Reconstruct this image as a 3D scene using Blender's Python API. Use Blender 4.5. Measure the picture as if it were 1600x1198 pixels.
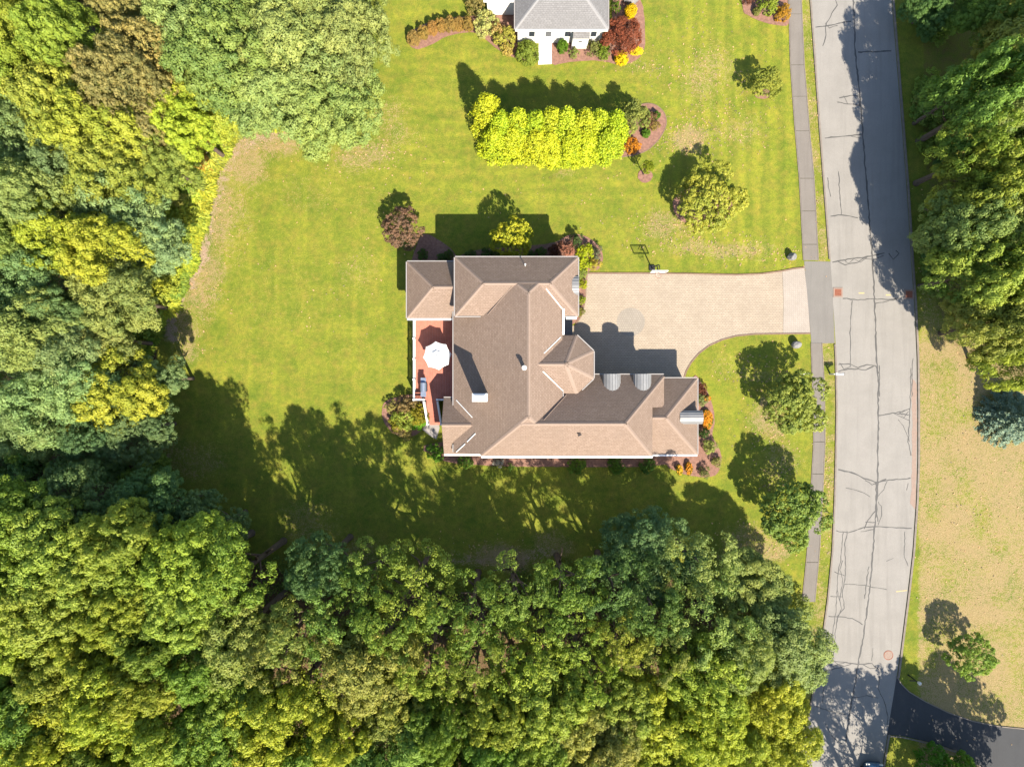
import bpy, bmesh, math, random
import numpy as np
from mathutils import Vector

for o in list(bpy.data.objects):
    bpy.data.objects.remove(o)
SC = bpy.context.scene
COL = SC.collection
random.seed(7)
RNG = np.random.default_rng(7)

# ---------------------------------------------------------------- camera, sky, sun, exposure
H = 60.0                    # height of the drone over the lawn
S = 1600 / 90.0             # photo pixels per metre on the ground (24 mm lens)
cam = bpy.data.cameras.new('camera')
cam.lens = 24; cam.sensor_width = 36; cam.sensor_fit = 'HORIZONTAL'
cam.clip_start = 0.5; cam.clip_end = 4000
camo = bpy.data.objects.new('camera', cam); COL.objects.link(camo)
camo.location = (0, 0, H); camo.rotation_euler = (0, 0, 0)
SC.camera = camo

SUN = Vector((0.37, -0.83, 1.0)).normalized()
elev = math.asin(SUN.z); azim = math.atan2(SUN.x, SUN.y)
W = bpy.data.worlds.new('World'); SC.world = W; W.use_nodes = True
nt = W.node_tree
sky = nt.nodes.new('ShaderNodeTexSky'); sky.sky_type = 'NISHITA'; sky.sun_disc = False
sky.sun_elevation = elev; sky.sun_rotation = azim; sky.air_density = 1.0; sky.dust_density = 0.6; sky.ozone_density = 1.0
bgn = nt.nodes['Background']; nt.links.new(sky.outputs[0], bgn.inputs[0]); bgn.inputs[1].default_value = 0.105
sl = bpy.data.lights.new('sun', 'SUN'); sl.energy = 4.6; sl.angle = math.radians(0.53); sl.color = (1.0, 0.925, 0.79)
so = bpy.data.objects.new('sun', sl); COL.objects.link(so)
so.location = (30, -60, 80); so.rotation_euler = (-SUN).to_track_quat('-Z', 'Y').to_euler()
VS = SC.view_settings
VS.view_transform = 'Standard'; VS.look = 'None'; VS.exposure = 1.6; VS.gamma = 1.0; VS.use_curve_mapping = False
SC.cycles.max_bounces = 6; SC.cycles.transparent_max_bounces = 4

# ---------------------------------------------------------------- helpers
def G(px, py, h=0.0):
    """plan position of a photo point that lies h metres above the lawn"""
    k = (1 - h / H) / S
    return ((px - 800) * k, -(py - 599) * k)

def tag(o, label=None, cat=None, group=None, kind=None):
    if label: o['label'] = label
    if cat: o['category'] = cat
    if group: o['group'] = group
    if kind: o['kind'] = kind
    return o

def empty(name, loc, rz=0):
    o = bpy.data.objects.new(name, None); COL.objects.link(o)
    o.location = loc; o.rotation_euler = (0, 0, rz); o.empty_display_size = 0.3
    return o

def link(name, me, mat=None, parent=None):
    o = bpy.data.objects.new(name, me); COL.objects.link(o)
    if mat is not None:
        me.materials.clear(); me.materials.append(mat)
    if parent is not None: o.parent = parent
    return o

def from_bm(name, bm, mat, parent=None, smooth=False):
    me = bpy.data.meshes.new(name)
    bmesh.ops.recalc_face_normals(bm, faces=bm.faces)
    bm.to_mesh(me); bm.free()
    if smooth:
        for p in me.polygons: p.use_smooth = True
    return link(name, me, mat, parent)

def box(bm, c, d, rz=0.0, tilt=None):
    """box centre c, full size d"""
    vs = []
    ca, sa = math.cos(rz), math.sin(rz)
    for sx in (-.5, .5):
        for sy in (-.5, .5):
            for sz in (-.5, .5):
                x, y, z = sx * d[0], sy * d[1], sz * d[2]
                vs.append(bm.verts.new((c[0] + x * ca - y * sa, c[1] + x * sa + y * ca, c[2] + z)))
    for f in ((0, 1, 3, 2), (4, 6, 7, 5), (0, 4, 5, 1), (2, 3, 7, 6), (0, 2, 6, 4), (1, 5, 7, 3)):
        bm.faces.new([vs[i] for i in f])

def tube(bm, pts, rad, n=8, cap=True):
    rings = []
    pts = [Vector(p) for p in pts]
    for i, p in enumerate(pts):
        d = (pts[min(i + 1, len(pts) - 1)] - pts[max(i - 1, 0)]).normalized()
        a = d.orthogonal().normalized(); b = d.cross(a)
        r = rad[i] if hasattr(rad, '__len__') else rad
        rings.append([bm.verts.new(p + (a * math.cos(6.28319 * k / n) + b * math.sin(6.28319 * k / n)) * r) for k in range(n)])
    for r0, r1 in zip(rings[:-1], rings[1:]):
        for k in range(n):
            bm.faces.new((r0[k], r0[(k + 1) % n], r1[(k + 1) % n], r1[k]))
    if cap:
        bm.faces.new(rings[0][::-1]); bm.faces.new(rings[-1])

def bar(bm, p, q, w, h):
    """rectangular bar from p to q, width w, height h (top/bottom stay level)"""
    p, q = Vector(p), Vector(q); d = (q - p).normalized()
    s = d.cross(Vector((0, 0, 1)))
    s = s.normalized() if s.length > 1e-4 else Vector((1, 0, 0))
    u = s.cross(d).normalized()
    vs = []
    for e in (p, q):
        for a, b in ((-1, -1), (1, -1), (1, 1), (-1, 1)):
            vs.append(bm.verts.new(e + s * a * w / 2 + u * b * h / 2))
    for f in ((0, 1, 2, 3), (7, 6, 5, 4), (0, 4, 5, 1), (1, 5, 6, 2), (2, 6, 7, 3), (3, 7, 4, 0)):
        bm.faces.new([vs[i] for i in f])

def smooth_poly(pts, n=4):
    out = []
    m = len(pts)
    for i in range(m):
        p0, p1, p2, p3 = pts[i - 1], pts[i], pts[(i + 1) % m], pts[(i + 2) % m]
        for k in range(n):
            t = k / n
            out.append(tuple(0.5 * (2 * b + (c - a) * t + (2 * a - 5 * b + 4 * c - d) * t * t + (-a + 3 * b - 3 * c + d) * t ** 3)
                             for a, b, c, d in zip(p0, p1, p2, p3)))
    return out

def slab(name, plan, z0, z1, mat, parent=None, bevel=0):
    """flat plate with edges, plan = list of world (x, y)"""
    bm = bmesh.new()
    top = [bm.verts.new((x, y, z1)) for x, y in plan]
    bot = [bm.verts.new((x, y, z0)) for x, y in plan]
    bm.faces.new(top)
    n = len(plan)
    for i in range(n):
        bm.faces.new((top[i], bot[i], bot[(i + 1) % n], top[(i + 1) % n]))
    bmesh.ops.triangulate(bm, faces=[f for f in bm.faces if len(f.verts) > 4])
    return from_bm(name, bm, mat, parent)

def resample(poly, step):
    out = []
    m = len(poly)
    for i in range(m):
        a, b = poly[i], poly[(i + 1) % m]
        k = max(1, int(math.hypot(b[0] - a[0], b[1] - a[1]) / step))
        for j in range(k):
            out.append((a[0] + (b[0] - a[0]) * j / k, a[1] + (b[1] - a[1]) * j / k))
    return out

def rough_edge(plan, amp, step=.35):
    r = resample(plan, step)
    return [(x + random.uniform(-amp, amp), y + random.uniform(-amp, amp)) for x, y in r]

def inside(x, y, poly):
    c = False; n = len(poly); j = n - 1
    for i in range(n):
        xi, yi = poly[i]; xj, yj = poly[j]
        if (yi > y) != (yj > y) and x < (xj - xi) * (y - yi) / (yj - yi) + xi: c = not c
        j = i
    return c

def seg_dist(x, y, a, b):
    dx, dy = b[0] - a[0], b[1] - a[1]
    t = max(0, min(1, ((x - a[0]) * dx + (y - a[1]) * dy) / (dx * dx + dy * dy + 1e-9)))
    return math.hypot(x - a[0] - t * dx, y - a[1] - t * dy)

def poly_dist(x, y, poly):
    return min(seg_dist(x, y, poly[i - 1], poly[i]) for i in range(len(poly)))

def interp(tbl, y, k):
    if y <= tbl[0][0]: return tbl[0][k]
    for a, b in zip(tbl[:-1], tbl[1:]):
        if y <= b[0]:
            t = (y - a[0]) / (b[0] - a[0]); return a[k] + (b[k] - a[k]) * t
    return tbl[-1][k]

# ---------------------------------------------------------------- materials
def newmat(name):
    m = bpy.data.materials.new(name); m.use_nodes = True
    n = m.node_tree.nodes; l = m.node_tree.links
    return m, n, l, n['Principled BSDF']

def N(n, typ, **kw):
    x = n.new(typ)
    for k, v in kw.items(): setattr(x, k, v)
    return x

def mixc(n, l, fac, a, b, mode='MIX'):
    x = n.new('ShaderNodeMix'); x.data_type = 'RGBA'; x.blend_type = mode; x.clamp_factor = True
    for sock, v in ((x.inputs[0], fac), (x.inputs[6], a), (x.inputs[7], b)):
        if hasattr(v, 'is_linked'): l.new(v, sock)
        elif isinstance(v, (int, float)): sock.default_value = v
        else: sock.default_value = (*v, 1)
    return x.outputs[2]

def math_(n, l, op, a, b=None, clamp=False):
    x = n.new('ShaderNodeMath'); x.operation = op; x.use_clamp = clamp
    for i, v in enumerate((a, b)):
        if v is None: continue
        if hasattr(v, 'is_linked'): l.new(v, x.inputs[i])
        else: x.inputs[i].default_value = v
    return x.outputs[0]

def ramp(n, l, src, lo, hi):
    x = n.new('ShaderNodeMapRange'); x.clamp = True
    x.inputs[1].default_value = lo; x.inputs[2].default_value = hi
    l.new(src, x.inputs[0]); return x.outputs[0]

def noise(n, l, vec, scale, detail=4, rough=.6):
    x = n.new('ShaderNodeTexNoise'); x.inputs['Scale'].default_value = scale
    x.inputs['Detail'].default_value = detail; x.inputs['Roughness'].default_value = rough
    if vec is not None: l.new(vec, x.inputs['Vector'])
    return x.outputs[0]

def pos(n):
    return n.new('ShaderNodeNewGeometry').outputs['Position']

def bump(n, l, bsdf, h, strength=.4, dist=.05):
    x = n.new('ShaderNodeBump'); x.inputs['Strength'].default_value = strength; x.inputs['Distance'].default_value = dist
    l.new(h, x.inputs['Height']); l.new(x.outputs[0], bsdf.inputs['Normal'])

def simple(name, col, rough=.7, var=.25, scale=6, metal=0.0, spec=.3, fine=60, bumpd=.01):
    col = [v * .76 for v in col]
    m, n, l, b = newmat(name)
    p = pos(n)
    a = noise(n, l, p, scale, 5); f = noise(n, l, p, fine, 2)
    k = math_(n, l, 'ADD', math_(n, l, 'MULTIPLY', a, .6), math_(n, l, 'MULTIPLY', f, .4))
    c = mixc(n, l, ramp(n, l, k, .3, .7), [v * (1 - var) for v in col], [min(1, v * (1 + var)) for v in col])
    l.new(c, b.inputs['Base Color'])
    b.inputs['Roughness'].default_value = rough; b.inputs['Metallic'].default_value = metal
    b.inputs['Specular IOR Level'].default_value = spec
    if bumpd: bump(n, l, b, k, .4, bumpd)
    return m

def foliage_mat(name, trans=.3):
    m, n, l, b = newmat(name)
    oi = n.new('ShaderNodeObjectInfo')
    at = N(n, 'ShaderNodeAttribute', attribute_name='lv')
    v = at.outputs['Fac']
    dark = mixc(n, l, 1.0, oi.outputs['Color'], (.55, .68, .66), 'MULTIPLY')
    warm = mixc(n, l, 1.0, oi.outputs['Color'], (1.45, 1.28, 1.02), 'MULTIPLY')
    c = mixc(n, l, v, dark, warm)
    l.new(c, b.inputs['Base Color'])
    b.inputs['Roughness'].default_value = .55; b.inputs['Specular IOR Level'].default_value = .18
    tr = n.new('ShaderNodeBsdfTranslucent')
    tc = mixc(n, l, 1.0, c, (1.15, 1.25, .55), 'MULTIPLY'); l.new(tc, tr.inputs[0])
    mx = n.new('ShaderNodeMixShader'); mx.inputs[0].default_value = trans
    l.new(b.outputs[0], mx.inputs[1]); l.new(tr.outputs[0], mx.inputs[2])
    l.new(mx.outputs[0], n['Material Output'].inputs[0])
    return m

def ground_mat():
    m, n, l, b = newmat('lawn_and_soil')
    p = pos(n)
    at = N(n, 'ShaderNodeAttribute', attribute_name='cover')
    sep = n.new('ShaderNodeSeparateColor'); l.new(at.outputs['Color'], sep.inputs[0])
    dry, soil, lit = sep.outputs[0], sep.outputs[1], sep.outputs[2]
    mow = N(n, 'ShaderNodeAttribute', attribute_name='mow').outputs['Fac']
    n1 = noise(n, l, p, .35, 5); n2 = noise(n, l, p, 2.2, 5, .7); n3 = noise(n, l, p, 11, 4, .75); n4 = noise(n, l, p, 4.5, 3, .8)
    n5 = noise(n, l, p, .95, 4, .65)
    g = mixc(n, l, ramp(n, l, n1, .35, .65), (.116, .142, .017), (.186, .186, .024))
    g = mixc(n, l, math_(n, l, 'MULTIPLY', ramp(n, l, n5, .44, .68), .6), g, (.195, .155, .030))
    g = mixc(n, l, ramp(n, l, n2, .38, .66), mixc(n, l, 1.0, g, (.80, .88, .85), 'MULTIPLY'), mixc(n, l, 1.0, g, (1.22, 1.16, 1.05), 'MULTIPLY'))
    g = mixc(n, l, ramp(n, l, n3, .58, .30), g, mixc(n, l, 1.0, g, (.50, .62, .6), 'MULTIPLY'))
    g = mixc(n, l, math_(n, l, 'MULTIPLY', ramp(n, l, n3, .62, .74), .5), g, (.30, .255, .09))
    # mowing stripes
    g = mixc(n, l, math_(n, l, 'MULTIPLY', mow, .85), g, mixc(n, l, 1.0, g, (1.5, 1.36, 1.2), 'MULTIPLY'))
    # dry grass
    d = mixc(n, l, ramp(n, l, n3, .35, .65), (.182, .120, .056), (.305, .214, .126))
    k = math_(n, l, 'ADD', dry, math_(n, l, 'MULTIPLY', math_(n, l, 'SUBTRACT', math_(n, l, 'ADD', math_(n, l, 'MULTIPLY', n3, .45), math_(n, l, 'ADD', math_(n, l, 'MULTIPLY', n4, .3), math_(n, l, 'MULTIPLY', n2, .25))), .5), 3.6))
    kd = math_(n, l, 'MULTIPLY', ramp(n, l, k, .46, .80), ramp(n, l, dry, .02, .22))
    c = mixc(n, l, math_(n, l, 'MULTIPLY', kd, .8), g, d)
    # bare soil
    s = mixc(n, l, ramp(n, l, n3, .3, .7), (.175, .108, .066), (.335, .25, .185))
    ks = ramp(n, l, math_(n, l, 'ADD', soil, math_(n, l, 'MULTIPLY', math_(n, l, 'SUBTRACT', math_(n, l, 'ADD', math_(n, l, 'MULTIPLY', n2, .6), math_(n, l, 'MULTIPLY', n3, .4)), .5), 3.4)), .45, .85)
    ks = math_(n, l, 'MULTIPLY', ks, ramp(n, l, soil, .03, .3))
    c = mixc(n, l, ks, c, s)
    # leaf litter under the trees
    lt = mixc(n, l, ramp(n, l, n3, .3, .7), (.035, .024, .013), (.16, .10, .05))
    kl = ramp(n, l, math_(n, l, 'ADD', lit, math_(n, l, 'MULTIPLY', math_(n, l, 'SUBTRACT', n2, .5), .9)), .35, .7)
    c = mixc(n, l, math_(n, l, 'MULTIPLY', kl, ramp(n, l, lit, .02, .2)), c, lt)
    l.new(c, b.inputs['Base Color'])
    b.inputs['Roughness'].default_value = .9; b.inputs['Specular IOR Level'].default_value = .1
    bump(n, l, b, math_(n, l, 'ADD', n3, math_(n, l, 'MULTIPLY', n2, .6)), .55, .12)
    return m

def asphalt_mat(name, col, stain=.16):
    col = [v * .76 for v in col]
    m, n, l, b = newmat(name)
    p = pos(n)
    a = noise(n, l, p, .5, 5); f = noise(n, l, p, 30, 3, .8)
    mp = n.new('ShaderNodeMapping'); mp.inputs['Scale'].default_value = (2.2, .12, 1); l.new(p, mp.inputs[0])
    st = noise(n, l, mp.outputs[0], 1.0, 4)
    c = mixc(n, l, ramp(n, l, f, .3, .7), [v * .82 for v in col], [v * 1.16 for v in col])
    c = mixc(n, l, math_(n, l, 'MULTIPLY', ramp(n, l, a, .4, .7), stain * 2), c, [v * .72 for v in col])
    c = mixc(n, l, math_(n, l, 'MULTIPLY', ramp(n, l, st, .5, .75), stain * 2.2), c, [v * .66 for v in col])
    l.new(c, b.inputs['Base Color']); b.inputs['Roughness'].default_value = .9; b.inputs['Specular IOR Level'].default_value = .2
    bump(n, l, b, f, .3, .01)
    return m

def paver_mat(name, c1, c2, mortar, bw, bh, rot=0.0, off=.5):
    m, n, l, b = newmat(name)
    p = pos(n)
    mp = n.new('ShaderNodeMapping'); mp.inputs['Rotation'].default_value = (0, 0, rot); l.new(p, mp.inputs[0])
    bt = n.new('ShaderNodeTexBrick'); l.new(mp.outputs[0], bt.inputs['Vector'])
    bt.offset = off
    bt.inputs['Scale'].default_value = 1; bt.inputs['Brick Width'].default_value = bw; bt.inputs['Row Height'].default_value = bh
    bt.inputs['Mortar Size'].default_value = .018; bt.inputs['Mortar Smooth'].default_value = .2; bt.inputs['Bias'].default_value = 0
    bt.inputs['Color1'].default_value = (*c1, 1); bt.inputs['Color2'].default_value = (*c2, 1); bt.inputs['Mortar'].default_value = (*mortar, 1)
    a = noise(n, l, p, .7, 4); f = noise(n, l, p, 12, 3)
    c = mixc(n, l, math_(n, l, 'MULTIPLY', ramp(n, l, a, .35, .7), .45), bt.outputs[0], [v * .74 for v in c1])
    c = mixc(n, l, math_(n, l, 'MULTIPLY', ramp(n, l, f, .5, .75), .3), c, [v * 1.1 for v in c2])
    l.new(c, b.inputs['Base Color']); b.inputs['Roughness'].default_value = .85; b.inputs['Specular IOR Level'].default_value = .2
    bump(n, l, b, math_(n, l, 'SUBTRACT', f, bt.outputs['Fac']), .4, .015)
    return m

def shingle_mat(name, c1, c2, gap):
    m, n, l, b = newmat(name)
    uv = N(n, 'ShaderNodeUVMap', uv_map='UVMap').outputs[0]
    bt = n.new('ShaderNodeTexBrick'); l.new(uv, bt.inputs['Vector'])
    bt.inputs['Scale'].default_value = 1; bt.inputs['Brick Width'].default_value = .26; bt.inputs['Row Height'].default_value = .15
    bt.inputs['Mortar Size'].default_value = .012; bt.inputs['Mortar Smooth'].default_value = .3; bt.inputs['Bias'].default_value = 0
    bt.inputs['Color1'].default_value = (*c1, 1); bt.inputs['Color2'].default_value = (*c2, 1); bt.inputs['Mortar'].default_value = (*gap, 1)
    p = pos(n)
    a = noise(n, l, p, .6, 5); f = noise(n, l, p, 9, 4, .8)
    c = mixc(n, l, math_(n, l, 'MULTIPLY', ramp(n, l, f, .42, .66), .6), bt.outputs[0], [v * .6 for v in c1])
    c = mixc(n, l, math_(n, l, 'MULTIPLY', ramp(n, l, a, .42, .72), .5), c, [v * .68 for v in c2])
    l.new(c, b.inputs['Base Color']); b.inputs['Roughness'].default_value = .9; b.inputs['Specular IOR Level'].default_value = .15
    bump(n, l, b, math_(n, l, 'SUBTRACT', f, bt.outputs['Fac']), .5, .02)
    return m

M = {}
M['ground'] = ground_mat()
M['leaf'] = foliage_mat('foliage', .3)
M['needle'] = foliage_mat('needles', .18)
M['bark'] = simple('bark', (.12, .085, .06), .9, .35, 4, bumpd=.03)
M['road'] = asphalt_mat('aged_asphalt', (.268, .247, .222), .2)
M['apron'] = asphalt_mat('grey_asphalt', (.196, .180, .163))
M['walk'] = asphalt_mat('walk_asphalt', (.196, .172, .150), .2)
M['black_drive'] = asphalt_mat('sealed_asphalt', (.060, .060, .062))
M['tar'] = simple('tar', (.085, .08, .075), .7, .2, 20, bumpd=0)
M['kerb'] = simple('kerb_stone', (.20, .165, .135), .9, .3, 3)
M['paver'] = paver_mat('tan_pavers', (0.267, 0.215, 0.161), (0.315, 0.257, 0.195), (0.194, 0.154, 0.113), .25, .15)
M['paver_grey'] = paver_mat('grey_pavers', (0.277, 0.237, 0.199), (0.308, 0.266, 0.228), (0.213, 0.179, 0.148), .24, .12, .785)
M['paver_circle'] = paver_mat('circle_pavers', (0.219, 0.188, 0.154), (0.245, 0.212, 0.173), (0.173, 0.147, 0.118), .2, .2)
M['edge'] = simple('edging', (.20, .13, .09), .9, .3, 5)
M['mulch'] = simple('mulch', (.235, .125, .09), .95, .45, 5, fine=25, bumpd=.05)
M['roof'] = shingle_mat('brown_shingles', (0.194, 0.137, 0.103), (0.234, 0.169, 0.130), (0.115, 0.080, 0.059))
M['roof_cap'] = simple('ridge_shingle', (.268, .194, .150), .9, .15, 8)
M['roof_grey'] = shingle_mat('grey_shingles', (0.156, 0.148, 0.144), (0.186, 0.177, 0.173), (0.114, 0.109, 0.106))
M['cap_grey'] = simple('grey_ridge_shingle', (.25, .238, .232), .9, .12, 8)
M['gutter'] = simple('gutter_tan', (.33, .30, .28), .5, .1, 3, bumpd=0)
M['white'] = simple('white_trim', (.76, .75, .72), .5, .06, 2, bumpd=0)
M['siding'] = simple('white_siding', (.74, .73, .70), .6, .05, 1.5, bumpd=0)
M['cream'] = simple('cream_siding', (.52, .47, .40), .7, .06, 1.5, bumpd=0)
M['metal'] = simple('zinc_roof', (.25, .247, .243), .5, .15, 2, metal=.2, bumpd=0)
M['deck'] = simple('red_deck_boards', (.46, .165, .112), .7, .25, 2.5)
M['deck2'] = simple('terracotta_lattice', (.36, .13, .085), .7, .2, 4)
M['black'] = simple('black_paint', (.02, .02, .022), .45, .2, 5, bumpd=0)
M['steel'] = simple('grey_steel', (.27, .31, .39), .4, .15, 5, metal=.5, bumpd=0)
M['canvas'] = simple('white_canvas', (.80, .79, .76), .85, .03, 3, bumpd=0)
M['concrete'] = simple('pale_concrete', (.66, .64, .60), .85, .08, 2)
M['stone'] = simple('granite', (.22, .212, .205), .9, .3, 4, bumpd=.05)
M['flag'] = simple('flagstone', (.30, .27, .25), .9, .25, 3)
M['slate'] = simple('slate_boards', (.10, .105, .115), .8, .2, 5)
M['rust'] = simple('rusty_iron', (.30, .11, .065), .85, .3, 8)
M['yellow'] = simple('yellow_paint', (.42, .34, .17), .8, .2, 6, bumpd=0)
M['wpaint'] = simple('worn_white_paint', (.66, .65, .60), .8, .2, 6, bumpd=0)
M['pinkpatch'] = simple('pale_patch', (.27, .195, .155), .9, .15, 5)
M['car'] = simple('blue_car_paint', (.035, .085, .15), .22, .05, 2, metal=.3, spec=.6, bumpd=0)
M['rubber'] = simple('rubber', (.02, .02, .02), .8, .2, 6, bumpd=0)
def glass_mat():
    m, n, l, b = newmat('window_glass')
    b.inputs['Base Color'].default_value = (.03, .035, .045, 1); b.inputs['Roughness'].default_value = .06
    b.inputs['Specular IOR Level'].default_value = .7
    return m
M['glass'] = glass_mat()
def clear_mat():
    m, n, l, b = newmat('clear_acrylic')
    b.inputs['Base Color'].default_value = (.8, .82, .84, 1); b.inputs['Roughness'].default_value = .1
    t = n.new('ShaderNodeBsdfTransparent'); x = n.new('ShaderNodeMixShader'); x.inputs[0].default_value = .85
    l.new(b.outputs[0], x.inputs[1]); l.new(t.outputs[0], x.inputs[2]); l.new(x.outputs[0], n['Material Output'].inputs[0]); return m
M['clear'] = clear_mat()

# ---------------------------------------------------------------- ground sheet
ROAD = [(-140, 1258, 1384), (0, 1267.6, 1393), (100, 1275, 1401), (200, 1282, 1409), (300, 1289.6, 1417), (400, 1297, 1423), (480, 1302, 1428.5),
        (560, 1307, 1432), (640, 1308.5, 1433), (720, 1307, 1433), (780, 1305.5, 1431), (860, 1302, 1425.5), (933, 1295, 1417),
        (1000, 1286, 1408.5), (1059, 1276, 1401), (1100, 1268, 1394), (1150, 1259, 1386), (1198, 1250, 1378), (1340, 1222, 1350)]
WALK = [(-140, 1222, 1240), (0, 1233, 1251), (100, 1235.5, 1255.5), (200, 1242.7, 1263.5), (280, 1249.6, 1271), (405, 1256, 1277.6)]
WALK2 = [(536, 1268, 1283), (600, 1270, 1287), (690, 1272, 1288), (760, 1268, 1285), (860, 1262, 1279.5), (940, 1254, 1272)]
NW_WOOD = [(-90, -90), (600, -90), (606, 40), (592, 90), (602, 140), (578, 195), (510, 228), (470, 215), (440, 190), (385, 190), (340, 230),
           (312, 300), (294, 400), (255, 475), (228, 520), (232, 560), (268, 600), (238, 680), (150, 735), (-90, 735)]
S_WOOD = [(-90, 745), (80, 735), (220, 745), (330, 780), (385, 832), (470, 852), (560, 862), (620, 870), (700, 866), (800, 860), (900, 850),
          (930, 830), (1000, 800), (1080, 815), (1120, 850), (1180, 848), (1240, 900), (1276, 960), (1288, 1010), (1266, 1080), (1284, 1130), (1268, 1290), (-90, 1290)]

def vnoise(x, y, scale, seed):
    r = np.random.default_rng(seed); T = r.random((256, 256))
    u = x / scale + 1000; v = y / scale + 1000
    i = np.floor(u).astype(int); j = np.floor(v).astype(int); fu = u - i; fv = v - j
    fu = fu * fu * (3 - 2 * fu); fv = fv * fv * (3 - 2 * fv)
    a = T[i % 256, j % 256]; b_ = T[(i + 1) % 256, j % 256]; c = T[i % 256, (j + 1) % 256]; d = T[(i + 1) % 256, (j + 1) % 256]
    return (a * (1 - fu) + b_ * fu) * (1 - fv) + (c * (1 - fu) + d * fu) * fv

def build_ground():
    step = .22
    xs = np.concatenate([[-900, -300, -120, -70], np.arange(-52, 52.01, step), [70, 120, 300, 900]])
    ys = np.concatenate([[-900, -300, -120, -60], np.arange(-40, 40.01, step), [60, 120, 300, 900]])
    X, Y = np.meshgrid(xs, ys, indexing='ij')
    nx, ny = len(xs), len(ys)
    co = np.zeros((nx * ny, 3), np.float32); co[:, 0] = X.ravel(); co[:, 1] = Y.ravel()
    idx = np.arange(nx * ny).reshape(nx, ny)
    f = np.stack([idx[:-1, :-1], idx[1:, :-1], idx[1:, 1:], idx[:-1, 1:]], -1).reshape(-1, 4)
    me = bpy.data.meshes.new('ground')
    me.vertices.add(len(co)); me.vertices.foreach_set('co', co.ravel())
    me.loops.add(f.size); me.loops.foreach_set('vertex_index', f.ravel().astype(np.int32))
    me.polygons.add(len(f)); me.polygons.foreach_set('loop_start', np.arange(0, f.size, 4, dtype=np.int32))
    me.update(calc_edges=True)
    px = X.ravel() * S + 800; py = 599 - Y.ravel() * S
    wob = (vnoise(px, py, 14, 1) - .5) * 16 + (vnoise(px, py, 45, 2) - .5) * 30
    dry = np.zeros(len(px)); soil = np.zeros(len(px)); lit = np.zeros(len(px)); mow = np.zeros(len(px))
    def blob(a, cx, cy, rx, ry, s):
        d = np.sqrt(((px + wob - cx) / rx) ** 2 + ((py + wob * .7 - cy) / ry) ** 2)
        np.maximum(a, s * np.clip(1.4 - d, 0, 1), out=a)
    for a in [(430, 215, 80, 34, .72), (375, 245, 50, 60, .72), (345, 335, 46, 90, .66), (322, 440, 46, 80, .68), (285, 520, 36, 60, .66), (565, 240, 76, 40, .6),
              (620, 195, 40, 60, .5), (480, 300, 90, 50, .35), (440, 460, 120, 130, .26), (560, 420, 50, 60, .4), (600, 330, 80, 60, .3), (1105, 115, 60, 70, .55), (1075, 215, 48, 26, .75),
              (1150, 200, 60, 40, .5), (1045, 355, 60, 36, .6), (1130, 392, 110, 24, .62), (885, 272, 34, 12, .5), (1190, 585, 60, 18, .5), (1140, 575, 30, 34, .4),
              (1200, 650, 40, 40, .7), (1215, 720, 40, 60, .5), (1180, 850, 60, 40, .6), (1210, 860, 40, 30, .7), (600, 300, 20, 12, .3), (640, 480, 20, 40, .4),
              (780, 868, 70, 26, .85), (560, 860, 60, 40, .55), (860, 850, 40, 30, .6), (1140, 880, 40, 30, .6), (300, 720, 60, 50, .5), (480, 820, 60, 60, .5),
              (1000, 105, 60, 16, .4), (1060, 90, 60, 40, .3), (700, 160, 60, 80, .2), (380, 560, 120, 60, .22), (560, 560, 90, 80, .25)]:
        blob(dry, *a)
    right = np.clip((px - 1428) / 10, 0, 1)
    dry = np.maximum(dry, right * (.74 + .2 * (vnoise(px, py, 26, 5) - .5) * 2) * np.clip((py - 380) / 160, .25, 1))
    rl = np.interp(py, [r[0] for r in ROAD], [r[1] for r in ROAD])
    verge = ((px > rl - 24) & (px < rl)).astype(float)
    dry = np.maximum(dry, verge * (.25 + .45 * (vnoise(px, py, 12, 6))))
    def stroke(a, pts, w, s):
        d = np.full(len(px), 1e9)
        for p, q in zip(pts[:-1], pts[1:]):
            dx, dy = q[0] - p[0], q[1] - p[1]
            t = np.clip(((px - p[0]) * dx + (py - p[1]) * dy) / (dx * dx + dy * dy), 0, 1)
            d = np.minimum(d, np.hypot(px + wob * .5 - p[0] - t * dx, py + wob * .5 - p[1] - t * dy))
        np.maximum(a, s * np.clip(1.35 - d / w, 0, 1), out=a)
    stroke(soil, [(425, 200), (372, 222), (345, 270), (328, 320)], 17, .6)
    stroke(soil, [(325, 330), (318, 390), (300, 440), (282, 480), (262, 520)], 12, .8)
    stroke(soil, [(318, 462), (308, 452), (296, 456)], 9, .8)
    stroke(soil, [(262, 690), (268, 730)], 10, .6)
    stroke(soil, [(700, 868), (800, 872), (860, 862)], 16, .5)
    stroke(soil, [(1192, 630), (1200, 660)], 10, .5)
    def inpoly(poly):
        c = np.zeros(len(px), bool); n = len(poly)
        for i in range(n):
            x1, y1 = poly[i - 1]; x2, y2 = poly[i]
            if y1 == y2: continue
            m = ((y2 > py) != (y1 > py)) & (px < (x1 - x2) * (py - y2) / (y1 - y2) + x2)
            c ^= m
        return c
    # the woods' floor: where the trees stand (their crowns lean outwards in the picture)
    fl1 = [(-400, -400), (560, -400), (570, 60), (560, 150), (520, 200), (440, 196), (385, 192), (338, 232), (312, 300), (296, 400), (262, 475), (240, 520), (250, 600), (255, 690), (200, 740), (-400, 740)]
    fl2 = [(-400, 740), (200, 735), (330, 800), (400, 880), (600, 920), (760, 925), (900, 915), (960, 895), (1120, 900), (1200, 910), (1236, 960), (1240, 1050), (1226, 1100), (1222, 1600), (-400, 1600)]
    fl3 = [(1440, -400), (1440, 150), (1452, 330), (1462, 480), (1500, 560), (1560, 600), (2400, 640), (2400, -400)]
    for fl in (fl1, fl2, fl3):
        lit = np.maximum(lit, inpoly(fl) * .8)
    lit = np.where(inpoly(fl3) , .45, lit)
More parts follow.
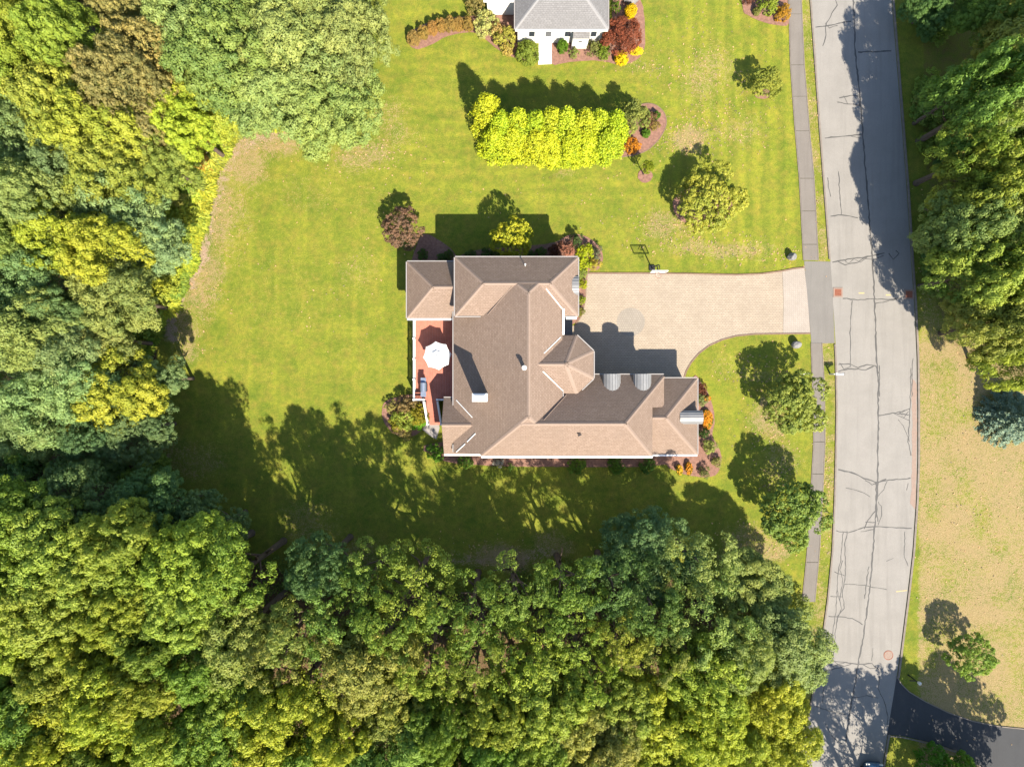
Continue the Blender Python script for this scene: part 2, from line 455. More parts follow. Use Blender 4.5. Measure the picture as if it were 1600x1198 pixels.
    far = (np.abs(X.ravel()) > 53) | (np.abs(Y.ravel()) > 41)
    dry = np.where(far, .3, dry)
    # mowing lines
    ph = vnoise(px, py, 80, 11) * 4
    vline = np.clip(np.cos((px + ph * 2 + py * .03) / 41 * 6.2832) - .7, 0, 1) / .3 * vnoise(px, py, 60, 21)
    hline = np.clip(np.cos((py + ph * 3 - px * .02) / 57 * 6.2832) - .7, 0, 1) / .3 * vnoise(px, py, 70, 22)
    back = np.clip((650 - px) / 30, 0, 1) * np.clip((py - 190) / 30, 0, 1)
    mow += back * (vline * .5 + hline * .25)
    side = np.clip((px - 1035) / 20, 0, 1) * np.clip((1262 - px) / 10, 0, 1) * np.clip((430 - py) / 20, 0, 1)
    mow += side * (.5 + .5 * np.sign(np.sin((px - py * .02 + ph) / 25.5 * 6.2832))) * .5
    mid = np.clip((px - 600) / 30, 0, 1) * np.clip((1040 - px) / 20, 0, 1) * np.clip((330 - py) / 20, 0, 1)
    mow += mid * np.clip(np.sin((py + px * .03 + ph * 2 + wob * .4) / 21 * 6.2832), 0, 1) * .38
    ring = np.abs(np.hypot((px - 900) / 1.0, (py - 205) * 2.0) - 172)
    mow += np.clip(1 - ring / 7, 0, 1) * .6 * (px > 980)
    front = np.clip((px - 1060) / 20, 0, 1) * np.clip((py - 520) / 20, 0, 1) * np.clip((1262 - px) / 10, 0, 1)
    mow += front * vnoise(px, py, 30, 12) * .4
    mow *= .45 + 1.1 * vnoise(px, py, 26, 13)
    ca = me.attributes.new('cover', 'FLOAT_COLOR', 'POINT')
    ca.data.foreach_set('color', np.stack([dry, soil, lit, np.ones(len(px))], -1).astype(np.float32).ravel())
    ma = me.attributes.new('mow', 'FLOAT', 'POINT'); ma.data.foreach_set('value', np.clip(mow, 0, 1).astype(np.float32))
    tag(link('ground', me, M['ground']), kind='structure')
build_ground()

# ---------------------------------------------------------------- road, kerbs, pavements, drives
def band(tbl, k0, k1, d0=0, d1=0, step=14):
    ys = np.arange(tbl[0][0], tbl[-1][0] + .1, step)
    return [G(interp(tbl, y, k0) + d0, y) for y in ys] + [G(interp(tbl, y, k1) + d1, y) for y in ys[::-1]]

road = tag(slab('road', band(ROAD, 1, 2), -.05, .012, M['road']), kind='structure')
def kerb(name, k, off, w, tbl, y0, y1):
    bm = bmesh.new()
    ys = list(np.arange(y0, y1, 12)) + [y1]
    prev = None
    for y in ys:
        x = interp(tbl, y, k)
        a = G(x + off - w / 2, y); b = G(x + off + w / 2, y)
        ring = [bm.verts.new((a[0], a[1], -.02)), bm.verts.new((a[0], a[1], .10)), bm.verts.new((b[0], b[1], .10)), bm.verts.new((b[0], b[1], -.02))]
        if prev:
            for i in range(3): bm.faces.new((prev[i], prev[i + 1], ring[i + 1], ring[i]))
        else: bm.faces.new(ring)
        prev = ring
    bm.faces.new(prev)
    return tag(from_bm(name, bm, M['kerb']), kind='structure')
kerb('kerb', 2, 2.2, 3.0, ROAD, -140, 1058)
kerb('kerb', 2, 2.2, 3.0, ROAD, 1147, 1340)
kerb('kerb', 1, -1.6, 2.4, ROAD, -140, 405)
kerb('kerb', 1, -1.6, 2.4, ROAD, 538, 1340)
# sandy gutter along the right-hand edge
tag(slab('sand_strip', rough_edge([G(interp(ROAD, y, 2) - 8, y) for y in range(590, 800, 14)] + [G(interp(ROAD, y, 2) - .6, y) for y in range(796, 586, -14)], .05), .012, .017, M['pinkpatch'], road))

sw = empty('sidewalk', (*G(1250, 200), 0)); tag(sw, kind='structure')
def walk_slabs(tbl, joints):
    for a, b in zip(joints[:-1], joints[1:]):
        pts = [G(interp(tbl, y, 1), y) for y in np.linspace(a + .35, b - .35, 4)] + [G(interp(tbl, y, 2), y) for y in np.linspace(b - .35, a + .35, 4)]
        o = slab('paving_slab', pts, -.04, .05 + random.uniform(-.004, .004), M['walk'])
        o.parent = sw; o.matrix_parent_inverse = sw.matrix_world.inverted() if False else o.matrix_parent_inverse
        o.location = (-sw.location[0], -sw.location[1], 0)
walk_slabs(WALK, [-140, -60, 22.5, 102, 151, 205, 279, 330, 382, 407])
walk_slabs(WALK2, [536, 590, 640, 690, 740, 790, 878, 940])
bm = bmesh.new()
for tbl, y0, y1 in ((WALK, -140, 407), (WALK2, 536, 940)):
    for k, sgn in ((1, -1), (2, 1)):
        ys = np.linspace(y0, y1, 30)
        for a, b in zip(ys[:-1], ys[1:]):
            p, q = G(interp(tbl, a, k) + sgn * .9, a), G(interp(tbl, b, k) + sgn * .9, b)
            bar(bm, (*p, .02), (*q, .02), .07, .07)
e = from_bm('edging', bm, M['kerb'], sw); e.location = (-sw.location[0], -sw.location[1], 0)

apron = [(1256.5, 408), (1278, 408.5), (1297.5, 409), (1301, 460), (1304, 536), (1283, 536.5), (1267.5, 536), (1266.5, 521), (1257, 418)]
tag(slab('driveway_apron', [G(*p) for p in apron], -.05, .022, M['apron']), kind='structure')
drive_n = [(916, 427), (1000, 427), (1080, 428), (1150, 429.5), (1190, 428), (1222, 423.5)]
drive_s = [(1223, 521.5), (1180, 522), (1150, 525), (1128, 531), (1108, 540), (1092, 552), (1080, 566), (1072, 580), (1067, 596), (1060, 620)]
drive = drive_n + [(1224, 470)] + drive_s + [(900, 620), (870, 560), (872, 515), (899, 508), (909, 492), (914, 470), (915.5, 445)]
dr = tag(slab('driveway', [G(*p) for p in drive], -.05, .03, M['paver']), kind='structure')
slab('paver_band', [G(*p) for p in [(1222.3, 423.5), (1240, 420), (1256.6, 418), (1261, 460), (1266, 521), (1223.3, 521.5), (1224.3, 470)]], -.05, .031, M['paver_grey'], dr)
slab('paver_circle', [G(985.5 + 22 * math.cos(a), 503 + 22 * math.sin(a)) for a in np.linspace(0, 6.2832, 49)[:-1]], .0, .034, M['paver_circle'], dr)
bm = bmesh.new()
for pts in (drive_n + [(1240, 420), (1256.6, 418)], [(1266, 521)] + drive_s[:9], [(899, 508), (909, 492), (914, 470), (915.5, 445), (916, 427)]):
    for a, b in zip(pts[:-1], pts[1:]):
        bar(bm, (*G(*a), .035), (*G(*b), .035), .12, .07)
from_bm('edging', bm, M['edge'], dr)
nd = [(1401, 1056), (1408, 1068), (1420, 1080), (1445, 1095), (1480, 1112), (1520, 1126), (1560, 1134), (1680, 1146), (1680, 1260), (1560, 1218), (1510, 1178), (1470, 1164), (1440, 1156), (1410, 1149), (1386, 1147)]
tag(slab('side_driveway', [G(*p) for p in nd], -.05, .02, M['black_drive']), kind='structure')
ndp = [(1386, 1149), (1410, 1151), (1440, 1158), (1470, 1166), (1510, 1180), (1560, 1220)]
bm = bmesh.new()
for a, b in zip(ndp[:-1], ndp[1:]): bar(bm, (*G(*a), .03), (*G(*b), .03), .1, .08)
for a, b in zip(nd[:7], nd[1:8]): bar(bm, (*G(*a), .03), (*G(*b), .03), .08, .08)
tag(from_bm('edging', bm, M['kerb']), kind='structure')
tag(slab('front_walk', [G(*p) for p in [(842, 66), (862, 66), (862, 100.5), (841, 101.5)]], -.05, .05, M['concrete']), kind='structure')
tag(slab('stone_patio', [G(*p) for p in [(663, 660), (684, 656), (687, 668), (682, 686), (674, 682), (660, 671)]], -.05, .03, M['flag']), kind='structure')

# crack sealing: ribbons of tar lying on the road
def ribbon(bm, pts, w, z=.0165):
    P = []
    for a, b in zip(pts[:-1], pts[1:]):
        k = max(2, int(math.hypot(b[0] - a[0], b[1] - a[1]) / 5))
        for j in range(k): P.append((a[0] + (b[0] - a[0]) * j / k, a[1] + (b[1] - a[1]) * j / k))
    P.append(pts[-1])
    P = [(x + random.uniform(-.8, .8), y + random.uniform(-.6, .6)) for x, y in P]
    prev = None
    for i, p in enumerate(P):
        q0, q1 = P[max(0, i - 1)], P[min(len(P) - 1, i + 1)]
        d = Vector((q1[0] - q0[0], q1[1] - q0[1]))
        d = d.normalized() if d.length > 0 else Vector((1, 0)); nrm = Vector((-d.y, d.x))
        ww = w * random.uniform(.6, 1.3) * S / 2
        a = bm.verts.new((*G(p[0] + nrm.x * ww, p[1] + nrm.y * ww), z)); b = bm.verts.new((*G(p[0] - nrm.x * ww, p[1] - nrm.y * ww), z))
        if prev: bm.faces.new((prev[0], prev[1], b, a))
        prev = (a, b)
CRACKS = [
 (.11, [(1331, -40), (1334, 20), (1336, 80), (1341, 130), (1345, 170), (1350, 240), (1355, 300), (1360, 370), (1364, 420), (1366, 470), (1369, 540), (1372, 600), (1372, 680), (1371, 750), (1369, 800), (1366, 830), (1362, 890), (1355, 950), (1348, 1000), (1340, 1040), (1334, 1080), (1328, 1110), (1322, 1160)]),
 (.08, [(1374, 570), (1374, 620)]), (.08, [(1369, 755), (1368, 800), (1372, 815)]), (.07, [(1357, 885), (1351, 935)]),
 (.08, [(1274, 43), (1295, 41), (1310, 37), (1330, 34)]), (.05, [(1289, 36), (1296, 44), (1308, 40)]), (.10, [(1340, 82), (1365, 81), (1392, 80)]),
 (.06, [(1300, -10), (1308, 8), (1290, 40), (1291, 55), (1286, 72)]), (.07, [(1309, 160), (1325, 163), (1344, 165)]), (.07, [(1312, 153), (1330, 150), (1344, 151)]), (.05, [(1318, 150), (1325, 163)]),
 (.08, [(1288, 216), (1320, 213), (1346, 211)]), (.05, [(1330, 213), (1346, 216)]), (.07, [(1297, 338), (1316, 336), (1340, 341)]), (.06, [(1310, 268), (1312, 300), (1315, 335)]), (.05, [(1293, 278), (1294, 292), (1298, 308)]),
 (.08, [(1301, 410), (1320, 406), (1350, 402), (1382, 396)]), (.06, [(1308, 408), (1320, 414), (1340, 410), (1352, 402)]), (.05, [(1318, 406), (1326, 412), (1334, 404), (1344, 410), (1356, 401)]), (.05, [(1352, 404), (1366, 406), (1380, 399)]),
 (.07, [(1388, 396), (1396, 405), (1405, 396), (1400, 392)]), (.07, [(1317, 466), (1340, 469), (1365, 467), (1388, 468), (1406, 466)]), (.05, [(1367, 474), (1385, 471), (1400, 468)]),
 (.06, [(1331, 470), (1328, 520), (1329, 545), (1328, 572)]), (.07, [(1309, 570), (1325, 568), (1340, 574), (1355, 570), (1368, 572), (1372, 584)]), (.07, [(1310, 580), (1330, 576), (1352, 578), (1365, 572)]), (.05, [(1312, 567), (1318, 577), (1330, 572)]),
 (.07, [(1373, 649), (1395, 645), (1420, 648)]), (.05, [(1395, 645), (1408, 651), (1420, 657)]), (.05, [(1395, 645), (1410, 643), (1422, 638)]), (.04, [(1404, 643), (1412, 652), (1420, 643)]), (.04, [(1402, 648), (1414, 640)]),
 (.06, [(1423, 575), (1422, 640), (1419, 690), (1423, 712)]), (.05, [(1426, 560), (1425, 620)]), (.04, [(1404, 655), (1414, 670), (1421, 690)]),
 (.10, [(1310, 733), (1330, 738), (1350, 747), (1368, 753)]), (.07, [(1352, 750), (1362, 757), (1370, 754), (1384, 748)]), (.07, [(1368, 753), (1390, 750), (1422, 747)]), (.05, [(1372, 775), (1380, 765), (1386, 752)]),
 (.05, [(1322, 762), (1337, 765), (1350, 770), (1360, 776)]), (.06, [(1418, 755), (1417, 765)]),
 (.07, [(1306, 829), (1325, 832), (1350, 823), (1368, 822), (1400, 824), (1424, 825)]), (.06, [(1350, 826), (1356, 812), (1368, 798)]), (.05, [(1352, 815), (1368, 816)]), (.05, [(1372, 820), (1378, 804), (1376, 790), (1372, 784)]), (.05, [(1345, 830), (1366, 827)]),
 (.06, [(1324, 830), (1320, 850), (1321, 880), (1320, 905), (1316, 925), (1319, 950), (1309, 962), (1305, 990), (1302, 1028)]), (.05, [(1317, 832), (1314, 870), (1309, 900), (1307, 940), (1305, 962), (1299, 1000)]), (.05, [(1316, 875), (1312, 890), (1317, 905), (1312, 940)]),
 (.05, [(1304, 893), (1320, 899)]), (.05, [(1297, 931), (1316, 932)]), (.06, [(1294, 962), (1320, 964), (1332, 966), (1347, 975)]), (.05, [(1308, 920), (1314, 950), (1306, 975)]),
 (.07, [(1283, 1027), (1300, 1032), (1340, 1037), (1362, 1036), (1374, 1046)]), (.05, [(1286, 1034), (1302, 1040), (1322, 1034), (1340, 1038)]), (.05, [(1290, 1047), (1310, 1043), (1332, 1036)]), (.05, [(1296, 1022), (1306, 1036), (1318, 1040)]), (.05, [(1345, 1036), (1360, 1044), (1372, 1042)]), (.04, [(1364, 1012), (1362, 1032)]),
 (.06, [(1292, 1046), (1287, 1075), (1284, 1098)]), (.06, [(1272, 1102), (1295, 1110), (1322, 1116)]), (.05, [(1414, 830), (1413, 870), (1419, 884)]), (.04, [(1385, 876), (1395, 872)]), (.06, [(1374, 1056), (1372, 1075), (1382, 1098), (1388, 1118), (1386, 1135)]),
 (.04, [(1320, 912), (1350, 914), (1385, 921)]), (.04, [(1330, 1090), (1355, 1086), (1372, 1090)]), (.05, [(1290, 1130), (1300, 1150), (1320, 1165)]),
]
for w, pts in CRACKS:
    bm = bmesh.new(); ribbon(bm, pts, w * 1.2, .0165 + random.uniform(0, .006)); from_bm('tar_seam', bm, M['tar'], road)
for x, y, l in ((1346, 458, 9), (1388, 461, 8)):
    slab('paint_dash', [G(x - l / 2, y - 1.2), G(x + l / 2, y - 1), G(x + l / 2, y + 1), G(x - l / 2, y + 1)], .012, .018, M['yellow'], road)
slab('paint_dash', [G(1400, 923), G(1417, 921), G(1417, 922.6), G(1400, 924.6)], .012, .018, M['yellow'], road)
# drains and covers
def drain(px, py, label):
    c = G(px, py); r = empty('storm_drain', (*c, .012)); tag(r, label, 'drain')
    bm = bmesh.new()
    for dx, dy, w, h in ((-.36, 0, .12, .84), (.36, 0, .12, .84), (0, .36, .6, .12), (0, -.36, .6, .12)): box(bm, (dx, dy, .02), (w, h, .05))
    from_bm('frame', bm, M['pinkpatch'], r)
    bm = bmesh.new()
    for i in range(7): box(bm, (-.27 + .09 * i, 0, .018), (.05, .6, .03))
    for i in range(3): box(bm, (0, -.22 + .22 * i, .012), (.6, .05, .02))
    box(bm, (0, 0, .0), (.6, .6, .006))
    from_bm('grate', bm, M['rust'], r)
drain(1309, 457, 'square rusty storm drain grate at the foot of the paved driveway apron')
drain(1420, 460, 'square rusty storm drain grate in tree shade across the road')
def manhole(px, py):
    c = G(px, py); r = empty('manhole_cover', (*c, .013)); tag(r, 'round pinkish manhole cover near the dark side driveway', 'manhole')
    bm = bmesh.new(); tube(bm, [(0, 0, 0), (0, 0, .012)], .36, 24); from_bm('lid', bm, M['pinkpatch'], r)
    bm = bmesh.new(); 
    for k in range(24):
        a, b = k / 24 * 6.2832, (k + 1) / 24 * 6.2832
        bar(bm, (.4 * math.cos(a), .4 * math.sin(a), .006), (.4 * math.cos(b), .4 * math.sin(b), .006), .05, .02)
    from_bm('rim', bm, M['rust'], r)
manhole(1388, 1023)
bm = bmesh.new(); ribbon(bm, [(1243, 585), (1255, 584.3), (1267, 583.6)], .06, .012)
tag(from_bm('painted_mark', bm, M['wpaint']), 'thin white painted line on the grass beside the sidewalk', 'marking')
# ---------------------------------------------------------------- planting beds
BEDS = [
 [(640, 52), (660, 40), (690, 30), (735, 26), (800, 22), (835, 60), (835, 96), (806, 91), (780, 79), (752, 57), (735, 51), (700, 57), (670, 72), (650, 77), (638, 68)],
 [(862, 100), (862, 66), (950, 50), (958, 0), (1000, 0), (1008, 60), (1003, 85), (988, 97), (970, 101), (945, 97), (925, 95), (890, 97)],
 [(745, 198), (757, 222), (795, 241), (860, 249), (950, 247), (1000, 240), (1026, 222), (1040, 198), (1038, 178), (1022, 164), (1000, 165), (980, 185), (850, 196), (775, 190)],
 [(1008 + 11.5 * math.cos(a), 275 + 11 * math.sin(a)) for a in np.linspace(0, 6.28, 9)[:-1]],
 [(1098 + 47 * math.cos(a), 322 + 33 * math.sin(a)) for a in np.linspace(0, 6.28, 11)[:-1]],
 [(1191 + 13 * math.cos(a), 147 + 8 * math.sin(a)) for a in np.linspace(0, 6.28, 9)[:-1]],
 [(1160, -60), (1160, 12), (1170, 25), (1190, 34), (1215, 40), (1232, 37), (1230, 0), (1226, -60)],
 [(720, 412), (740, 392), (830, 384), (868, 378), (892, 366), (918, 371), (936, 385), (942, 405), (934, 421), (920, 424), (917, 445), (915, 470), (908, 492), (898, 505), (880, 505), (880, 420)],
 [(645, 425), (650, 388), (662, 366), (690, 378), (712, 398), (712, 420)],
 [(1080, 592), (1098, 602), (1108, 618), (1115, 640), (1116, 662), (1113, 682), (1123, 698), (1127, 720), (1117, 742), (1085, 744), (1055, 735), (1040, 724), (1040, 700)],
 [(690, 690), (688, 718), (760, 727), (900, 729), (1041, 725), (1050, 690)],
 [(597, 645), (604, 626), (640, 616), (664, 620), (668, 655), (650, 679), (622, 680), (603, 664)],
]
for b in BEDS:
    tag(slab('mulch_bed', rough_edge([G(*p) for p in smooth_poly(b, 4)], .025, .4), -.05, .045 + random.uniform(0, .01), M['mulch']), kind='structure')
bm = bmesh.new()
for b in BEDS[2:3]:
    q = smooth_poly(b, 6)
    for i in range(len(q)): bar(bm, (*G(*q[i - 1]), .03), (*G(*q[i]), .03), .08, .09)
tag(from_bm('edging', bm, M['edge']), kind='structure')

# ---------------------------------------------------------------- the house
def clip_poly(poly, a, b, c):
    out = []
    for i in range(len(poly)):
        p, q = poly[i], poly[(i + 1) % len(poly)]
        dp, dq = a * p[0] + b * p[1] + c, a * q[0] + b * q[1] + c
        if dp >= 0: out.append(p)
        if (dp > 0 > dq) or (dp < 0 < dq):
            t = dp / (dp - dq); out.append((p[0] + (q[0] - p[0]) * t, p[1] + (q[1] - p[1]) * t))
    return out
def inset_poly(poly, d):
    n = len(poly); out = []
    for i in range(n):
        a, b, c = Vector(poly[i - 1]), Vector(poly[i]), Vector(poly[(i + 1) % n])
        e1, e2 = (b - a).normalized(), (c - b).normalized()
        n1, n2 = Vector((-e1.y, e1.x)), Vector((-e2.y, e2.x))
        k = n1 + n2; k = k / max(.3, (1 + n1.dot(n2)))
        out.append((b.x + k.x * d, b.y + k.y * d))
    return out
def plane3(p, q, r):
    p, q, r = Vector(p), Vector(q), Vector(r); n = (q - p).cross(r - p)
    return (-n.x / n.z, -n.y / n.z, (n.x * p.x + n.y * p.y) / n.z + p.z)
BLOCKS = []
TRIM = []
def top_h(x, y):
    best = -9
    for foot, pls in BLOCKS:
        if inside(x, y, foot): best = max(best, min(a * x + b * y + c for a, b, c in pls))
    return best
def finish_trim():
    """ridge caps and gutters, only where that roof is the uppermost one"""
    for ro, foot, faces, eaves, z, capm, wide in TRIM:
        bm = bmesh.new()
        for i, (poly, pl) in enumerate(faces):
            for k in range(len(poly)):
                p0, q0 = Vector(poly[k]), Vector(poly[(k + 1) % len(poly)])
                for j, (_, p2) in enumerate(faces):
                    if j <= i: continue
                    df = lambda v: abs(pl[0] * v.x + pl[1] * v.y + pl[2] - p2[0] * v.x - p2[1] * v.y - p2[2])
                    if df(p0) > 1e-3 or df(q0) > 1e-3: continue
                    m_ = 16; d = (q0 - p0).normalized(); o = Vector((-d.y, d.x)) * .14
                    for s_ in range(m_):
                        p, q = p0.lerp(q0, s_ / m_), p0.lerp(q0, (s_ + 1) / m_); mid = (p + q) / 2
                        if top_h(mid.x, mid.y) > z(mid.x, mid.y) + .003: continue
                        for sg in (1, -1):
                            t_ = mid + o * sg
                            ppl = pl if pl[0] * t_.x + pl[1] * t_.y + pl[2] < p2[0] * t_.x + p2[1] * t_.y + p2[2] else p2
                            bm.faces.new([bm.verts.new((v.x, v.y, ppl[0] * v.x + ppl[1] * v.y + ppl[2] + .02)) for v in (p, q, q + o * sg, p + o * sg)])
        if len(bm.faces): from_bm('ridge_cap', bm, M[capm], ro)
        else: bm.free()
        for i in eaves:
            p0, q0 = Vector(foot[i]), Vector(foot[(i + 1) % len(foot)]); d = (q0 - p0).normalized(); south = d.x > .9
            south = south and wide; wd = .15 if south else .075
            o = Vector((d.y, -d.x)) * (wd / 2 + .02); m_ = 24; zz = z(*((p0 + q0) / 2)) - .06; run = None
            for s_ in range(m_ + 1):
                mid = p0.lerp(q0, (s_ + .5) / m_) + o
                free_ = s_ < m_ and top_h(mid.x, mid.y) <= zz - .1
                if free_ and run is None: run = s_
                if not free_ and run is not None:
                    p, q = p0.lerp(q0, run / m_) + o, p0.lerp(q0, s_ / m_) + o; run = None
                    bm = bmesh.new(); bar(bm, (p.x, p.y, zz), (q.x, q.y, zz), wd, .12); from_bm('gutter', bm, M['white'] if south else M['gutter'], ro)
    TRIM.clear()
def roof_block(parent, foot, planes, roofmat, wallmat, eaves, ov=.32, gut=True, base=0.0, wall=True, capm='roof_cap', fas=None, wide=True):
    """one roof with its walls; foot is a convex counter-clockwise outline, z = min of planes"""
    BLOCKS.append((foot, planes))
    z = lambda x, y: min(a * x + b * y + c for a, b, c in planes)
    faces = []
    for i, (a, b, c) in enumerate(planes):
        poly = list(foot)
        for j, (a2, b2, c2) in enumerate(planes):
            if i != j and poly: poly = clip_poly(poly, a2 - a, b2 - b, c2 - c)
        poly = [p for k, p in enumerate(poly) if math.hypot(p[0] - poly[k - 1][0], p[1] - poly[k - 1][1]) > 1e-4]
        if len(poly) > 2: faces.append((poly, (a, b, c)))
    bm = bmesh.new(); uvl = bm.loops.layers.uv.new('UVMap')
    for poly, (a, b, c) in faces:
        g = Vector((a, b)); gl = max(g.length, 1e-6); up = g / gl; al = Vector((up.y, -up.x)); st = math.sqrt(1 + gl * gl)
        for dz in (0, -.16):
            vs = [bm.verts.new((x, y, a * x + b * y + c + dz)) for x, y in poly]
            f = bm.faces.new(vs if dz == 0 else vs[::-1])
            for lp in f.loops:
                xy = Vector(lp.vert.co[:2]); lp[uvl].uv = (xy.dot(al), xy.dot(up) * st)
    me = bpy.data.meshes.new('roof'); bm.to_mesh(me); bm.free()
    ro = link('roof', me, M[roofmat], parent)
    # fascia round the edge
    bm = bmesh.new()
    for i in (range(len(foot)) if fas is None else fas):
        p, q = foot[i], foot[(i + 1) % len(foot)]
        k = 14
        for j in range(k):
            a = (p[0] + (q[0] - p[0]) * j / k, p[1] + (q[1] - p[1]) * j / k); b = (p[0] + (q[0] - p[0]) * (j + 1) / k, p[1] + (q[1] - p[1]) * (j + 1) / k)
            d = Vector((b[0] - a[0], b[1] - a[1])).normalized(); o = Vector((d.y, -d.x)) * .012
            bm.faces.new([bm.verts.new(v) for v in ((a[0] + o.x, a[1] + o.y, z(*a) - .2), (b[0] + o.x, b[1] + o.y, z(*b) - .2), (b[0] + o.x, b[1] + o.y, z(*b) - .012), (a[0] + o.x, a[1] + o.y, z(*a) - .012))])
    from_bm('fascia', bm, M['gutter'], ro)
    TRIM.append((ro, foot, faces, eaves, z, capm, wide))
    if wall:
        ins = inset_poly(foot, ov); bm = bmesh.new()
        for i in range(len(ins)):
            p, q = ins[i], ins[(i + 1) % len(ins)]; k = 12
            for j in range(k):
                a = (p[0] + (q[0] - p[0]) * j / k, p[1] + (q[1] - p[1]) * j / k); b = (p[0] + (q[0] - p[0]) * (j + 1) / k, p[1] + (q[1] - p[1]) * (j + 1) / k)
                bm.faces.new([bm.verts.new(v) for v in ((*a, base), (*b, base), (*b, z(*b) - .1), (*a, z(*a) - .1))])
        bmesh.ops.remove_doubles(bm, verts=bm.verts, dist=.001)
        from_bm('wall', bm, M[wallmat], parent)
    return ro

def window(parent, x, y, z, w, h, nx, ny, panes=(2, 2), frame='white', f=.09, dep=.1):
    """window centre on a wall that faces (nx, ny)"""
    tx, ty = -ny, nx; rz = math.atan2(ty, tx)
    bm = bmesh.new()
    for dx, dz, ww, hh in ((-w / 2, 0, f, h + f), (w / 2, 0, f, h + f), (0, h / 2, w, f), (0, -h / 2, w, f)):
        box(bm, (x + tx * dx + nx * dep * .3, y + ty * dx + ny * dep * .3, z + dz), (ww, dep, hh), rz)
    for i in range(1, panes[0]): box(bm, (x + tx * (w * i / panes[0] - w / 2) + nx * dep * .3, y + ty * (w * i / panes[0] - w / 2) + ny * dep * .3, z), (.03, dep * .6, h), rz)
    for i in range(1, panes[1]): box(bm, (x + nx * dep * .3, y + ny * dep * .3, z + h * i / panes[1] - h / 2), (w, dep * .65, .08), rz)
    wd = from_bm('window', bm, M[frame], parent)
    bm = bmesh.new(); box(bm, (x + nx * .005, y + ny * .005, z), (w, .03, h), rz); from_bm('pane', bm, M['glass'], wd)
    return wd

hs = tag(empty('house', (0, 0, 0)), 'large house with brown shingle hip roofs, red deck and paved driveway', 'house')
T = .76
def rect(x0, x1, y0, y1): return [(x0, y0), (x1, y0), (x1, y1), (x0, y1)]
def pl_n(y, h, t=T): return (0, -t, h + t * y)      # falls to the north, height h at y
def pl_s(y, h, t=T): return (0, t, h - t * y)
def pl_e(x, h, t=T): return (-t, 0, h + t * x)
def pl_w(x, h, t=T): return (t, 0, h - t * x)
# north wing
hA = 5.75
ax0, ay1 = G(711, 402, hA); ax1, ay0 = G(903, 493.5, hA)
roof_block(hs, rect(ax0, ax1, ay0, ay1), [pl_n(ay1, hA), pl_s(ay0, hA), pl_w(ax0, hA), pl_e(ax1, hA)], 'roof', 'cream', (0, 1, 2, 3), wide=False)
# long main block: low eave over the deck to the west
rB = hA + T * 3.1; xB = G(826, 560, rB)[0]
bx0 = G(709, 560, 4.0)[0]; bx1 = G(879, 500, 6.1)[0]; bs = -5.62
hS = 5.65
mainW = pl_w(xB, rB, .66); mainE = pl_e(xB, rB)
roof_block(hs, rect(bx0, bx1, bs, ay1 - .3), [mainW, mainE, (0, -T, hA + T * ay1 - .006), (0, T, hS - T * bs - .006 + .1)], 'roof', 'cream', (1, 3))
# south wing with the garage
rC = hS + .76 * 2.72; yC = G(900, 662, rC)[1]; xCe = G(977, 662, rC)[0]
cS = pl_s(yC, rC, (rC - hS) / (yC - G(900, 712, hS)[1])); ys = G(900, 712, hS)[1]
cN = pl_n(yC, rC, .84); cE = pl_e(xCe, rC, .84)
cW = (mainW[0], mainW[1], mainW[2] - .006)
x_sw = (hS - mainW[2]) / mainW[0]
xe1 = G(1021, 680, 6.0)[0]
yN = G(990, 585.5, 4.5)[1]; xe2 = G(1037, 590, 4.5)[0]; ycut = G(1030, 636, 5)[1]
roof_block(hs, rect(x_sw, xe1, ys, ycut + .4), [cS, cN, cE, cW], 'roof', 'cream', (0,), fas=(0,))
roof_block(hs, rect(2.0, xe2, ycut, yN), [tuple(np.add(cN, (0, 0, .006))), tuple(np.add(cE, (0, 0, .006))), (cS[0], cS[1], cS[2] + .006)], 'roof', 'cream', (2,), fas=(1, 2))
# south-east wing
hD = 3.05
dx1, dy1 = G(1089.5, 591, hD); dy0 = G(1089, 709.5, hD)[1]; dx0 = xe1 - 2.2
roof_block(hs, rect(dx0, dx1, dy0, dy1), [pl_n(dy1, hD), pl_s(dy0, hD), pl_e(dx1, hD)], 'roof', 'cream', (0, 1, 2))
# small gabled wing at the south-west corner
rE = 5.2; yE = G(720, 664, rE)[1]; ex0 = G(692.5, 664, 4)[0]
ey0 = G(700, 709, 3.4)[1]; ey1 = G(700, 621.5, 3.6)[1]
roof_block(hs, rect(ex0, xB - 1.5, ey0, ey1), [pl_n(yE, rE), pl_s(yE, rE)], 'roof', 'cream', (0, 2))
# sun room at the north-west corner
hP = 3.7; px0, py1 = G(636, 409, hP); py0 = G(636, 497, hP)[1]
tp = .76
roof_block(hs, rect(px0, ax0 + 1.4, py0, py1), [pl_n(py1, hP, tp), pl_s(py0, hP, tp), pl_w(px0, hP, tp)], 'roof', 'cream', (0, 2, 3))
